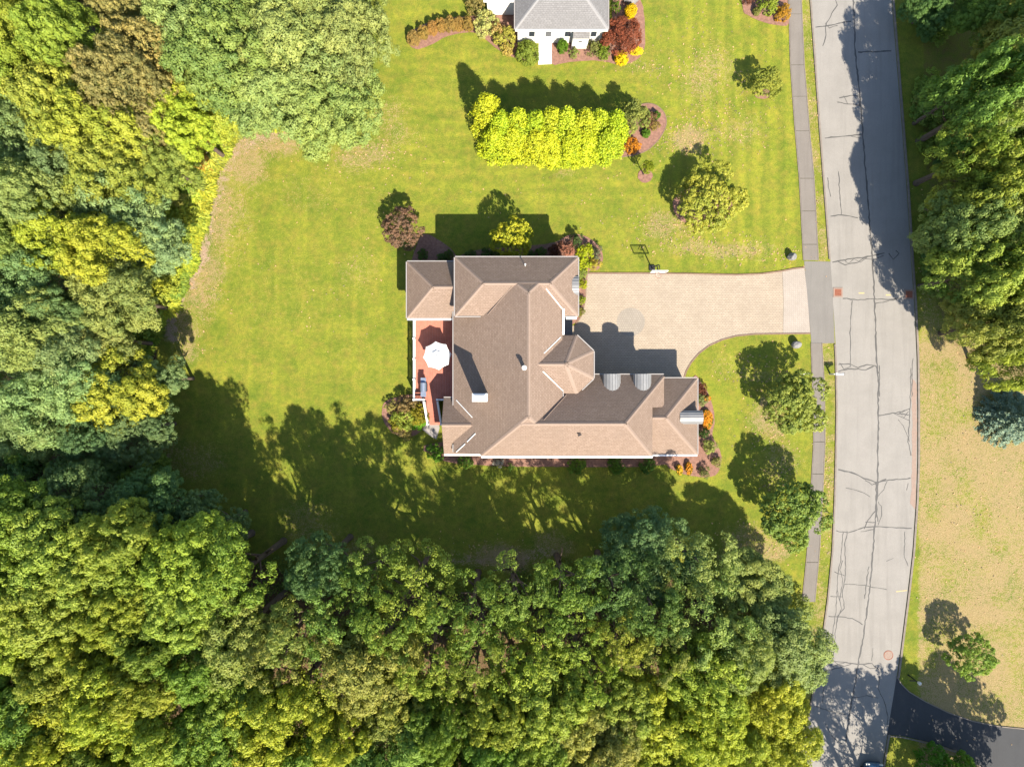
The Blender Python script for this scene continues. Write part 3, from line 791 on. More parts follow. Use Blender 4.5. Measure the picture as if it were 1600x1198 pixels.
# faceted entrance wing
rF = 7.55; hF = 5.75
apx = (4.13, 1.48)
ft = [(1.0, -.86), (5.15, -.86), (6.48, .42), (6.48, 2.56), (5.15, 3.82), (1.0, 3.82)]
plF = [plane3((*ft[0], hF), (*ft[1], hF), (*apx, rF)), plane3((*ft[1], hF), (*ft[2], hF), (*apx, rF)), plane3((*ft[2], hF), (*ft[3], hF), (*apx, rF)),
       plane3((*ft[3], hF), (*ft[4], hF), (*apx, rF)), plane3((*ft[4], hF), (*ft[5], hF), (*apx, rF))]
roof_block(hs, ft, plF, 'roof', 'cream', (1, 2, 3))
HOUSE_BLOCKS = list(BLOCKS)
finish_trim()
def roof_h(x, y):
    best = 0
    for foot, pls in HOUSE_BLOCKS:
        if inside(x, y, foot): best = max(best, min(a * x + b * y + c for a, b, c in pls))
    return best
def on_roof(px, py):
    h = 6.0
    for _ in range(12): h = roof_h(*G(px, py, h)) or h
    return Vector((*G(px, py, h), h))
# valley flashing
for pts in ([(879, 524), (850, 552)], [(848, 580), (879, 610)], [(853, 451), (878, 482)], [(713, 625), (738, 652)], [(743, 677), (730, 690)], [(727, 693), (713, 706)], [(762, 492), (800, 448)], [(885, 617), (850, 656)]):
    wid = .065 if pts[0][0] not in (762, 885) else .05
    bm = bmesh.new(); P = [on_roof(pts[0][0] + (pts[1][0] - pts[0][0]) * t, pts[0][1] + (pts[1][1] - pts[0][1]) * t) for t in np.linspace(0, 1, 9)]
    for a, b in zip(P[:-1], P[1:]): bar(bm, a + Vector((0, 0, .03)), b + Vector((0, 0, .03)), wid, .05)
    from_bm('valley_flashing', bm, M['white'] if wid > .06 else M['roof_cap'], hs)
# white trim edge beside the entrance recess
e1, e2 = on_roof(878, 482), on_roof(878, 523)
bm = bmesh.new(); bar(bm, (bx1 + .07, e1.y, e1.z - .02), (bx1 + .07, e2.y, e2.z - .02), .16, .14); from_bm('eave_trim', bm, M['white'], hs)
bm = bmesh.new(); bar(bm, (ax1 - .95, ay0 - .16, hA - .05), (ax1 - .1, ay0 - .16, hA - .05), .22, .14); from_bm('eave_trim', bm, M['white'], hs)
pc0 = G(880, 524, .35); pc1 = G(899, 494, .35)
bm = bmesh.new()
for i in range(9):
    yy = 3.5 + i * .24; box(bm, (4.4, yy, 2.9), (1.3, .235, .1))
pb = from_bm('balcony_floor', bm, M['slate'], hs); pb['kind'] = 'stuff'

# barrel-roofed dormers
def barrel(parent, c, width, length, spring, rise, axis, wall_h, overh=.14):
    """half-round metal roof, axis 'y' (front to the north) or 'x' (front to the east); c = front centre"""
    bm = bmesh.new(); n = 18; rings = []
    w = width / 2
    for s_ in (0, 1):
        ring = []
        for k in range(n + 1):
            a = math.pi * k / n
            u = w * math.cos(a); z_ = spring + rise * math.sin(a)
            d = -s_ * length
            ring.append(bm.verts.new((c[0] + u, c[1] + d, z_) if axis == 'y' else (c[0] + d, c[1] + u, z_)))
        rings.append(ring)
    for k in range(n): bm.faces.new((rings[0][k], rings[0][k + 1], rings[1][k + 1], rings[1][k]))
    for rg in rings: bm.faces.new(rg)
    ro = from_bm('dormer', bm, M['metal'], parent)
    bm = bmesh.new()
    for k in range(1, n, 2):
        a = math.pi * k / n; u = w * math.cos(a); z_ = spring + rise * math.sin(a) + .015
        p = (c[0] + u, c[1], z_) if axis == 'y' else (c[0], c[1] + u, z_); q = (c[0] + u, c[1] - length, z_) if axis == 'y' else (c[0] - length, c[1] + u, z_)
        bar(bm, p, q, .03, .05)
    sm = from_bm('standing_seam', bm, M['metal'], ro)
    bm = bmesh.new()
    L2 = length - overh
    if axis == 'y': box(bm, (c[0], c[1] - overh - L2 / 2, spring - wall_h / 2 - .01), (width - .24, L2, wall_h))
    else: box(bm, (c[0] - overh - L2 / 2, c[1], spring - wall_h / 2 - .01), (L2, width - .24, wall_h))
    from_bm('dormer_wall', bm, M['siding'], ro)
    if axis == 'y': window(ro, c[0], c[1] - overh, spring - wall_h / 2, width * .55, wall_h * .7, 0, 1)
    else: window(ro, c[0] - overh, c[1], spring - wall_h / 2, width * .55, wall_h * .7, 1, 0)
for xl, xr in ((943, 970), (991, 1018)):
    cx = (G(xl, 590, 5.3)[0] + G(xr, 590, 5.3)[0]) / 2; wd = G(xr, 590, 5.3)[0] - G(xl, 590, 5.3)[0]
    barrel(hs, (cx, yN + .06), wd, 1.75, 5.0, .6, 'y', .95)
by0, by1 = G(1090, 662, 4)[1], G(1090, 641, 4)[1]
barrel(hs, (dx1 + .12, (by0 + by1) / 2), by1 - by0, 1.9, 4.0, .5, 'x', .95)
barrel(hs, (ax1 + .05, G(900, 446, 5.8)[1]), 1.5, .55, 5.75, .42, 'x', .8)

# chimney
ctx, cty = G(749.5, 621, 9.0)
cw, cd = 1.14, .62
bm = bmesh.new(); box(bm, (ctx, cty, 6.6), (cw - .12, cd - .1, 4.4)); ch = from_bm('chimney', bm, M['siding'], hs)
bm = bmesh.new(); box(bm, (ctx, cty, 8.87), (cw, cd, .16)); box(bm, (ctx, cty, 9.0), (cw - .2, cd - .16, .1)); from_bm('chimney_cap', bm, M['white'], ch)
bm = bmesh.new(); box(bm, (ctx, cty, 9.09), (cw - .34, cd - .3, .06)); from_bm('flue_cover', bm, M['concrete'], ch)
# vents
def vent(px, py, hh, r, m='white'):
    p = on_roof(px, py); bm = bmesh.new(); tube(bm, [(p.x, p.y, p.z - .3), (p.x, p.y, p.z + hh)], r, 10)
    v = from_bm('vent_pipe', bm, M[m], hs)
    bm = bmesh.new(); tube(bm, [(p.x, p.y, p.z + hh), (p.x, p.y, p.z + hh + .06)], r * 1.35, 10); from_bm('vent_cap', bm, M[m], v)
vent(819, 575, .75, .14); vent(820.5, 415.5, .7, .045)
p = on_roof(905, 679); bm = bmesh.new(); tube(bm, [(p.x, p.y, p.z - .1), (p.x, p.y, p.z + .3)], .05, 8); bar(bm, (p.x - .12, p.y - .05, p.z + .3), (p.x + .14, p.y + .06, p.z + .25), .12, .05); from_bm('roof_vent', bm, M['black'], hs)
# windows and doors in the walls
o = .32
for x in (-3.4, -1.4, .8, 3.0, 4.6): window(hs, x, ay1 - o + .005, 4.3, 1.0, 1.5, 0, 1)
for x in (-3.2, -1.2, 1.6, 4.0): window(hs, x, ay1 - o + .005, 1.5, 1.0, 1.6, 0, 1)
for x in (0, 2.2, 4.5, 6.8, 9.2): window(hs, x, ys + o - .005, 4.4, 1.0, 1.5, 0, -1)
for x in (0, 2.6, 6.2, 9.2): window(hs, x, ys + o - .005, 1.5, 1.1, 1.6, 0, -1)
for y in (dy0 + 1.4, dy1 - 1.4): window(hs, dx1 - o + .005, y, 1.5, 1.0, 1.5, 1, 0)
for y in (6.0, 8.4): window(hs, ax1 - o + .005, y + .8, 1.6, 1.2, 1.6, 1, 0)
for y in (1.0, 4.0): window(hs, bx0 + o - .005, y, 2.15, 1.6, 1.5, -1, 0)
for k, x in enumerate((7.6, 10.3)):
    bm = bmesh.new(); box(bm, (x, yN - o + .01, 1.15), (2.3, .08, 2.3))
    gd = from_bm('garage_door', bm, M['white'], hs)
    for r in range(4):
        bm = bmesh.new()
        for c_ in range(4): box(bm, (x - .82 + .547 * c_, yN - o + .06, .32 + .56 * r), (.44, .03, .4))
        from_bm('door_panel', bm, M['siding'], gd)
bm = bmesh.new(); box(bm, (6.14, 1.5, 1.35), (.1, 1.0, 2.1)); ed = from_bm('front_door', bm, M['rust'], hs)
bm = bmesh.new(); tube(bm, [(6.22, 1.15, 1.3), (6.22, 1.15, 1.5)], .025, 8); from_bm('handle', bm, M['steel'], ed)
# downpipes on the south side
for px_ in (705, 767, 1067):
    x, y = G(px_, 716, 4); bm = bmesh.new(); tube(bm, [(x, ys - .08 if px_ > 720 else ey0 - .06, 5.4 if 720 < px_ < 1060 else 2.8), (x, ys - .1 if px_ > 720 else ey0 - .06, .1)], .045, 8); from_bm('downpipe', bm, M['white'], hs)

# deck
DZ = 1.2
d0 = G(648, 499, DZ); d1 = G(709, 625, DZ); dm = G(664, 625, DZ); st1 = G(685, 625, DZ)
dk = empty('deck', (0, 0, 0)); dk.parent = hs
bm = bmesh.new(); x = d0[0] + .06
while x < d1[0] + .35:
    box(bm, (x, (d0[1] + d1[1]) / 2, DZ - .02 + random.uniform(-.003, .003)), (.132, d0[1] - d1[1], .04)); x += .14
db = from_bm('deck_board', bm, M['deck'], dk); db['kind'] = 'stuff'
bm = bmesh.new(); box(bm, ((d0[0] + d1[0]) / 2, (d0[1] + d1[1]) / 2, DZ - .16), (d1[0] - d0[0], d0[1] - d1[1] - .02, .22)); from_bm('deck_frame', bm, M['white'], dk)
for x in (d0[0] + .15, (d0[0] + d1[0]) / 2):
    for y in np.linspace(d1[1] + .15, d0[1] - .15, 4):
        bm = bmesh.new(); box(bm, (x, y, DZ / 2 - .14), (.14, .14, DZ - .27)); from_bm('deck_post', bm, M['white'], dk)
def railing(pts, zf):
    for a, b in zip(pts[:-1], pts[1:]):
        a, b = Vector(a), Vector(b); L = (b - a).length
        bm = bmesh.new(); bar(bm, a + Vector((0, 0, zf)), b + Vector((0, 0, zf)), .13, .05); from_bm('top_rail', bm, M['white'], dk)
        bm = bmesh.new(); bar(bm, a + Vector((0, 0, .12)), b + Vector((0, 0, .12)), .06, .05)
        k = int(L / .13)
        for j in range(1, k):
            p = a.lerp(b, j / k); box(bm, (p.x, p.y, p.z + zf / 2 + .04), (.035, .035, zf - .1))
        bo = from_bm('baluster', bm, M['white'], dk); bo['kind'] = 'stuff'
def rpost(x, y, z):
    bm = bmesh.new(); box(bm, (x, y, z + .52), (.12, .12, 1.04)); box(bm, (x, y, z + 1.06), (.17, .17, .05)); from_bm('railing_post', bm, M['white'], dk)
rx = d0[0] + .06
railing([(rx, d0[1] - .1, DZ), (rx, d1[1] + .06, DZ), (dm[0], d1[1] + .06, DZ)], .95)
for py_ in (500, 530, 561.5, 593, 624): rpost(rx, G(0, py_, DZ)[1], DZ)
rpost(dm[0], d1[1] + .06, DZ)
railing([(st1[0], d1[1] + .06, DZ), (d1[0] - .2, d1[1] + .06, DZ)], .95); rpost(st1[0], d1[1] + .06, DZ)
# stairs down to the patio: a short landing and steps
ns = 7; y = d1[1]
for i in range(ns):
    z_ = DZ - .165 * (i + 1); dep = .52 if i == 0 else .28
    bm = bmesh.new(); box(bm, ((dm[0] + st1[0]) / 2 + .06 + .03 * i, y - dep / 2, z_ - .03), (st1[0] - dm[0] - .1, dep, .06)); box(bm, ((dm[0] + st1[0]) / 2 + .06 + .03 * i, y - .02, z_ + .06), (st1[0] - dm[0] - .1, .03, .14))
    from_bm('step', bm, M['deck'], dk); y -= dep
railing([(dm[0], d1[1] - .1, DZ), (dm[0] + .2, y + .1, DZ - .165 * ns + .06)], .92); rpost(dm[0] + .2, y + .1, .06)
railing([(st1[0], d1[1] - .1, DZ), (st1[0] + .2, y + .1, DZ - .165 * ns + .06)], .92); rpost(st1[0] + .2, y + .1, .06)

# parasol on the deck
def parasol():
    hz = DZ + 1.95; c = G(683, 555.5, hz); r = tag(empty('patio_umbrella', (*c, DZ)), 'open white octagonal patio umbrella on the red deck', 'umbrella')
    R = 1.2
    bm = bmesh.new(); tube(bm, [(0, 0, .05), (0, 0, 2.45)], .022, 10); from_bm('pole', bm, M['steel'], r)
    bm = bmesh.new(); tube(bm, [(0, 0, 0), (0, 0, .05), (0, 0, .08)], [.26, .26, .1], 20); from_bm('base', bm, M['black'], r)
    a0 = .12
    for tier, (r0, r1, z0, z1) in enumerate(((.30, R, 2.27, 1.86), (0.0, .42, 2.44, 2.29))):
        bm = bmesh.new(); n = 8; sub = 5
        for k in range(n):
            rows = []
            for s_ in range(sub + 1):
                t = s_ / sub; rr = r0 + (r1 - r0) * t; zz = z0 + (z1 - z0) * t
                row = []
                for q in range(5):
                    f = q / 4; A = Vector((math.cos(a0 + k * math.pi / 4), math.sin(a0 + k * math.pi / 4))); B = Vector((math.cos(a0 + (k + 1) * math.pi / 4), math.sin(a0 + (k + 1) * math.pi / 4)))
                    v = (A * (1 - f) + B * f) * rr * (1 - .05 * math.sin(math.pi * f) * t)
                    row.append(bm.verts.new((v.x, v.y, zz - .01 * math.sin(math.pi * f) * t)))
                rows.append(row)
            for s_ in range(sub):
                for q in range(4): bm.faces.new((rows[s_][q], rows[s_][q + 1], rows[s_ + 1][q + 1], rows[s_ + 1][q]))
        bmesh.ops.remove_doubles(bm, verts=bm.verts, dist=.0015)
        from_bm(('canopy', 'vent_cap')[tier], bm, M['canvas'], r)
    for k in range(8):
        a = a0 + k * math.pi / 4; bm = bmesh.new(); bar(bm, (.05 * math.cos(a), .05 * math.sin(a), 2.28), (R * .96 * math.cos(a), R * .96 * math.sin(a), 1.83), .02, .02); from_bm('rib', bm, M['steel'], r)
    bm = bmesh.new(); tube(bm, [(0, 0, 2.44), (0, 0, 2.5), (0, 0, 2.53)], [.03, .04, .005], 10); from_bm('finial', bm, M['steel'], r)
parasol()
# grill
def grill():
    c = G(661.5, 605, DZ + .9); r = tag(empty('grill', (*c, DZ)), 'grey barbecue grill with side shelves on the red deck', 'grill')
    bm = bmesh.new(); n = 10
    rows = []
    for s_ in (-.38, .38):
        rows.append([bm.verts.new((.27 * math.cos(math.pi * k / n), s_, .92 + .26 * math.sin(math.pi * k / n))) for k in range(n + 1)])
    for k in range(n): bm.faces.new((rows[0][k], rows[0][k + 1], rows[1][k + 1], rows[1][k]))
    for rw in rows: bm.faces.new(rw)
    from_bm('lid', bm, M['steel'], r)
    bm = bmesh.new(); box(bm, (0, 0, .8), (.54, .76, .24)); from_bm('firebox', bm, M['black'], r)
    for s_ in (-.6, .6):
        bm = bmesh.new(); box(bm, (0, s_, .88), (.46, .42, .04)); from_bm('shelf', bm, M['steel'], r)
    bm = bmesh.new(); box(bm, (0, 0, .36), (.46, .7, .6)); from_bm('cabinet', bm, M['black'], r)
    bm = bmesh.new(); bar(bm, (.33, -.3, .98), (.33, .3, .98), .04, .04); from_bm('handle', bm, M['black'], r)
    for s_ in (-.2, 0, .2):
        bm = bmesh.new(); tube(bm, [(.27, s_, .78), (.34, s_, .78)], .035, 10); from_bm('knob', bm, M['black'], r)
    for s_ in (-.28, .28):
        for t in (-.18, .18):
            bm = bmesh.new(); tube(bm, [(t - .02, s_, .05), (t + .02, s_, .05)], .05, 10); from_bm('wheel', bm, M['rubber'], r)
grill()
c = G(656, 618, DZ + .4); r = tag(empty('deck_box', (*c, DZ)), 'low slatted wooden box in the railing corner of the red deck', 'box')
bm = bmesh.new(); box(bm, (0, 0, .2), (.74, .5, .4)); from_bm('body', bm, M['deck2'], r)
for k in range(6):
    bm = bmesh.new(); box(bm, (0, -.24 + .096 * k, .42), (.8, .06, .035)); from_bm('slat', bm, M['deck'], r)

# ---------------------------------------------------------------- the neighbours' house
nh = tag(empty('neighbour_house', (*G(877, 40, 0), 0)), 'white house with grey shingle roof and bay window', 'house')
nhl = Vector(nh.location)
NB = empty('tmp', (0, 0, 0))
hN = 2.85; nx0, ny0 = G(805, 45.5, hN); nx1 = G(950, 45, hN)[0]; ny1 = ny0 + 9.5
roof_block(NB, rect(nx0, nx1, ny0, ny1), [pl_n(ny1, hN, .62), pl_s(ny0, hN, .62), pl_w(nx0, hN, .62), pl_e(nx1, hN, .62)], 'roof_grey', 'siding', (0, 1, 3), .22, capm='cap_grey')
wy = G(780, 24, 0)[1]; wx0 = G(763, 24, 0)[0]
roof_block(NB, rect(wx0 - .3, nx0 + 1, wy - .25, wy + 6), [pl_s(wy - .25, 2.85, .6), pl_n(wy + 6, 2.85, .6), pl_w(wx0 - .3, 2.85, .6)], 'roof_grey', 'siding', (0,), .25, capm='cap_grey')
finish_trim()
fy = ny0 + .22
for px_, py_ in ((831, 54), (857, 54.5), (887, 52.5), (927.5, 52.5)):
    x, y = G(px_, py_, 1.6); window(NB, x, fy - .005, 1.72, .52, 1.05, 0, -1, (3, 2), f=.04, dep=.03)
# bay with its own little roof
b0, b1 = G(895.5, 60, 2.2)[0], G(921.5, 60, 2.2)[0]
bm = bmesh.new(); box(bm, ((b0 + b1) / 2, fy - .25, 1.04), (b1 - b0 - .06, .5, 2.08)); bay = from_bm('bay', bm, M['siding'], NB)
bm = bmesh.new(); uvl = bm.loops.layers.uv.new('UVMap')
vs = [bm.verts.new(v) for v in ((b0, fy - .62, 2.12), (b1, fy - .62, 2.12), (b1, fy + .05, 2.5), (b0, fy + .05, 2.5))]; f = bm.faces.new(vs)
for lp in f.loops: lp[uvl].uv = (lp.vert.co.x, lp.vert.co.y)
vb = [bm.verts.new((v.co.x, v.co.y, v.co.z - .1)) for v in vs]; bm.faces.new(vb[::-1])
for i in range(4): bm.faces.new((vs[i], vb[i], vb[(i + 1) % 4], vs[(i + 1) % 4]))
me = bpy.data.meshes.new('bay_roof'); bm.to_mesh(me); bm.free(); link('bay_roof', me, M['roof_grey'], bay)
window(bay, (b0 + b1) / 2, fy - .505, 1.3, .3, .25, 0, -1, (1, 1), f=.03, dep=.03)
for o_ in list(NB.children):
    o_.parent = nh; o_.location = -nhl
bpy.data.objects.remove(NB)

# ---------------------------------------------------------------- foliage
def leaf_mesh(name, C, Nn, size, lv, aspect=.55, bend=.12):
    n = len(C)
    t = RNG.normal(size=(n, 3)); t -= (t * Nn).sum(1, keepdims=True) * Nn; t /= np.linalg.norm(t, axis=1, keepdims=True)
    return leaf_cards(name, C, Nn, t, size, lv, aspect, bend)
def leaf_cards(name, C, Nn, t, size, lv, aspect, bend):
    n = len(C); b = np.cross(Nn, t); s = np.broadcast_to(np.asarray(size, float), (n,))[:, None]
    V = np.empty((n, 4, 3))
    V[:, 0] = C + t * s * .5 - Nn * s * bend; V[:, 1] = C + b * s * .5 * aspect + Nn * s * bend * .3
    V[:, 2] = C - t * s * .5 - Nn * s * bend * .5; V[:, 3] = C - b * s * .5 * aspect + Nn * s * bend * .3
    me = bpy.data.meshes.new(name)
    me.vertices.add(n * 4); me.vertices.foreach_set('co', V.astype(np.float32).ravel())
    me.loops.add(n * 4); me.loops.foreach_set('vertex_index', np.arange(n * 4, dtype=np.int32))
    me.polygons.add(n); me.polygons.foreach_set('loop_start', np.arange(0, n * 4, 4, dtype=np.int32))
    me.update(calc_edges=True)
    a = me.attributes.new('lv', 'FLOAT', 'POINT'); a.data.foreach_set('value', np.repeat(np.clip(lv, 0, 1), 4).astype(np.float32))
    return me
def unit(v): return v / np.maximum(np.linalg.norm(v, axis=-1, keepdims=True), 1e-6)

def crown_mesh(name, seed, R, D, nlobe, lr, ntuft, tr, nleaf, leaf, mat='leaf', flat=.85, low=-.3, jag=.18, aspect=.6, core=.7):
    """lobes -> tufts -> leaves"""
    r = np.random.default_rng(seed)
    k = np.arange(nlobe) + .15
    z = np.clip(1 - (1 - low) * k / nlobe + r.normal(0, .05, nlobe), -1, 1); ph = k * 2.399963 + r.normal(0, .3, nlobe); q = np.sqrt(1 - z * z)
    d = np.stack([q * np.cos(ph), q * np.sin(ph), z], -1)
    L = lr * r.uniform(.75, 1.25, nlobe)
    f = r.uniform(1 - jag, 1 + jag * .6, nlobe)
    zz = np.where(d[:, 2] > 0, D * .58 - lr * .8, D * .42)
    c = np.stack([d[:, 0] * f * (R - lr * .85), d[:, 1] * f * (R - lr * .85), D * .42 + d[:, 2] * f * zz], -1)
    m = r.poisson(ntuft * (L / lr) ** 2); ix = np.repeat(np.arange(nlobe), m); nt_ = len(ix)
    out = unit(d * [1, 1, .7] + [0, 0, .35])
    u = unit(unit(r.normal(size=(nt_, 3))) + .8 * out[ix])
    tc = c[ix] + u * (L[ix] * np.where(r.random(nt_) < .2, r.uniform(.4, .7, nt_), r.uniform(.82, 1.04, nt_)))[:, None] * [1, 1, flat]
    T_ = tr * r.uniform(.65, 1.4, nt_)
    n_ = r.poisson(nleaf * (T_ / tr) ** 2); jx = np.repeat(np.arange(nt_), n_); tot = len(jx)
    w = unit(unit(r.normal(size=(tot, 3))) + .55 * unit(u + [0, 0, .4])[jx])
    p = tc[jx] + w * (T_[jx] * r.uniform(.55, 1.05, tot))[:, None] * [1, 1, .8]
    nn = unit(w * 1.0 + np.array([0, 0, .3]) + unit(r.normal(size=(tot, 3))) * .35)
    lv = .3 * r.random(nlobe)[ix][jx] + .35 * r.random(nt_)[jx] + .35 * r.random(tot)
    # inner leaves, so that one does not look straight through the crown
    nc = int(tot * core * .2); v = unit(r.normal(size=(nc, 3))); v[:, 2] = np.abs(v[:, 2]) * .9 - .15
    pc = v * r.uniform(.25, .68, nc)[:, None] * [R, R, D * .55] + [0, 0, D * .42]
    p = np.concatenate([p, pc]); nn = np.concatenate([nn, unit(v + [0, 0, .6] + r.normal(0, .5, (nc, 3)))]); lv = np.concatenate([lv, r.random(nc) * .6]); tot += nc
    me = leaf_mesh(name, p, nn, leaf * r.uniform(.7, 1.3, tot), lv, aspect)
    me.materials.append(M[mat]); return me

def column_mesh(name, seed, R, Hh, ncl, nl, leaf, mat):
    """pointed, ragged evergreen column"""
    r = np.random.default_rng(seed); z = r.random(ncl) ** 1.15; ph = r.random(ncl) * 6.2832
    rad = R * np.clip((1 - z) ** .62, .08, 1) * np.clip(.75 + z * 3, 0, 1) * r.uniform(.68, 1.12, ncl)
    c = np.stack([rad * np.cos(ph), rad * np.sin(ph), .15 + z * (Hh - .5)], -1)
    m = r.poisson(nl, ncl); tot = m.sum(); ix = np.repeat(np.arange(ncl), m)
    out = np.stack([np.cos(ph), np.sin(ph), np.full(ncl, .45)], -1)
    u = unit(unit(r.normal(size=(tot, 3))) + .6 * unit(out)[ix])
    p = c[ix] + u * (r.uniform(.1, .3, tot) * r.uniform(.6, 1.4, ncl)[ix])[:, None] * np.array([1, 1, 1.6])
    nn = unit(unit(out)[ix] * .7 + unit(r.normal(size=(tot, 3))) * .7)
    me = leaf_mesh(name, p, nn, leaf * r.uniform(.7, 1.3, tot), .5 * r.random(ncl)[ix] + .5 * r.random(tot), .5)
    me.materials.append(M[mat]); return me

def spray_mesh(name, seed, R, Hh, n, L, mat):
    """loose arching stems: tall grass and brambles"""
    r = np.random.default_rng(seed); a = r.random(n) * 6.2832; rr = R * np.sqrt(r.random(n))
    t = unit(np.stack([np.cos(a) * .9, np.sin(a) * .9, r.uniform(-.25, .7, n)], -1))
    C = np.stack([rr * np.cos(a), rr * np.sin(a), Hh * (1 - .7 * (rr / R) ** 1.5) * r.uniform(.55, 1, n)], -1)
    nn = unit(np.cross(t, np.cross(np.array([0, 0, 1.]), t)) + r.normal(0, .25, (n, 3))); nn = unit(nn - (nn * t).sum(1, keepdims=True) * t)
    me = leaf_cards(name, C, nn, t, L * r.uniform(.6, 1.3, n), r.random(n), .26, .2)
    me.materials.append(M[mat]); return me

def spruce_mesh(name, seed, R, Hh, mat):
    r = np.random.default_rng(seed); P = []; NN = []; TT = []
    for lev in np.linspace(0, 1, 20):
        nb = int(15 - 8 * lev); rad = R * (1 - lev) ** .85 + .1
        for k in range(nb):
            a = 6.2832 * (k + r.random() * .7) / nb; m = int(50 * rad) + 14
            s = np.sqrt(r.random(m)) * rad; w = .34 * (1 - .5 * s / rad)
            off = r.normal(0, 1, m) * w * .5
            x = s * np.cos(a) - off * np.sin(a); y = s * np.sin(a) + off * np.cos(a)
            z = lev * Hh + .2 - s * .18 + r.normal(0, .05, m)
            P.append(np.stack([x, y, z], -1)); NN.append(unit(np.array([0, 0, 1.]) + r.normal(0, .45, (m, 3))))
    P = np.concatenate(P); NN = np.concatenate(NN)
    me = leaf_mesh(name, P, NN, .17 * r.uniform(.7, 1.3, len(P)), r.random(len(P)), .5)
    me.materials.append(M[mat]); return me

def trunk_mesh(seed):
    """unit trunk with limbs: height 1, for scaling"""
    random.seed(seed); bm = bmesh.new()
    tube(bm, [(0, 0, -.03), (0, 0, .04), (.006, .004, .3), (-.006, .008, .55), (.0, .0, .74)], [.027, .019, .015, .011, .003], 8)
    for k in range(8):
        a = k * 2.4 + random.random(); z = .24 + .05 * k; L = random.uniform(.09, .14) * (1.1 - .05 * k)
        p0 = Vector((0, 0, z)); p1 = p0 + Vector((math.cos(a) * L * .5, math.sin(a) * L * .5, .06)); p2 = p0 + Vector((math.cos(a) * L, math.sin(a) * L, .15))
        tube(bm, [p0, p1, p2], [.008, .006, .002], 5)
    me = bpy.data.meshes.new('trunk'); bm.to_mesh(me); bm.free(); me.materials.append(M['bark'])
    for p in me.polygons: p.use_smooth = True
    return me
TRUNKS = [trunk_mesh(1), trunk_mesh(2), trunk_mesh(3)]
random.seed(11)
CR = {}
# broad crowns, modelled at radius 4 m and depth 6 m
CR['maple'] = [crown_mesh('crown', 20 + i, 4, 6, 26, 1.2, 24, .38, 52, .19, aspect=.5) for i in range(3)]
CR['oak'] = [crown_mesh('crown', 30 + i, 4, 6, 20, 1.4, 29, .42, 58, .19, flat=.8, jag=.26, aspect=.5) for i in range(3)]
CR['fine'] = [crown_mesh('crown', 40 + i, 4, 6, 28, 1.2, 35, .28, 32, .155, aspect=.5) for i in range(3)]
CR['locust'] = [crown_mesh('crown', 50 + i, 4, 6, 26, 1.25, 21, .38, 46, .18, flat=.5, jag=.3, aspect=.4) for i in range(3)]
CR['open'] = [crown_mesh('crown', 55 + i, 4, 6, 14, 1.06, 14, .36, 30, .19, jag=.36, flat=.8, core=.08, aspect=.5) for i in range(3)]
# open street trees
CR['street'] = [crown_mesh('crown', 60 + i, 4, 6, 22, 1.3, 22, .34, 22, .30, jag=.25, flat=.8, core=.35, aspect=.42) for i in range(3)]
# shrubs, radius 1 height 1.2
CR['shrub'] = [crown_mesh('shrub', 70 + i, 1, 1.2, 11, .42, 17, .14, 15, .105, low=-.55) for i in range(3)]
CR['ball'] = [crown_mesh('shrub', 80 + i, 1, 1.4, 40, .28, 18, .11, 16, .08, low=-.8, jag=.04) for i in range(2)]
CR['loose'] = [crown_mesh('shrub', 90 + i, 1, 1.3, 9, .40, 10, .18, 14, .15, low=-.4, jag=.35, aspect=.45) for i in range(3)]
CR['spray'] = [spray_mesh('shrub', 95 + i, 1, .8, 520, .42, 'leaf') for i in range(2)]
CR['column'] = [column_mesh('foliage', 100 + i, 1.25, 6.2, 230, 52, .15, 'needle') for i in range(3)]
CR['spruce'] = [spruce_mesh('foliage', 110, 2.6, 7, 'needle')]

PAL = {'YG': (.250, .300, .046), 'LIME': (.315, .350, .042), 'YELLOW': (.50, .43, .034), 'GREY': (.218, .268, .076), 'TAN': (.275, .250, .088),
       'BLUE': (.195, .280, .115), 'TEAL': (.115, .190, .070), 'GREEN': (.165, .245, .042), 'OLIVE': (.245, .265, .062), 'ORANGE': (.42, .23, .054),
       'DARK': (.095, .165, .042), 'GOLD': (.325, .385, .020)}
LOOK = {'YG': 'yellow green', 'LIME': 'bright lime green', 'YELLOW': 'golden yellow', 'GREY': 'soft grey green', 'TAN': 'brownish tan', 'BLUE': 'pale blue green',
        'TEAL': 'deep teal green', 'GREEN': 'fresh green', 'OLIVE': 'olive green', 'ORANGE': 'orange tinted', 'DARK': 'dark green', 'GOLD': 'golden'}
STYLE = {'YG': 'maple', 'LIME': 'maple', 'YELLOW': 'maple', 'GREY': 'oak', 'TAN': 'fine', 'BLUE': 'locust', 'TEAL': 'fine', 'GREEN': 'maple', 'OLIVE': 'oak', 'ORANGE': 'fine', 'DARK': 'maple'}
def jit(c, v=.12):
    k = random.uniform(1 - v, 1 + v); return (c[0] * k * random.uniform(.9, 1.12), c[1] * k, c[2] * k * random.uniform(.85, 1.15), 1)

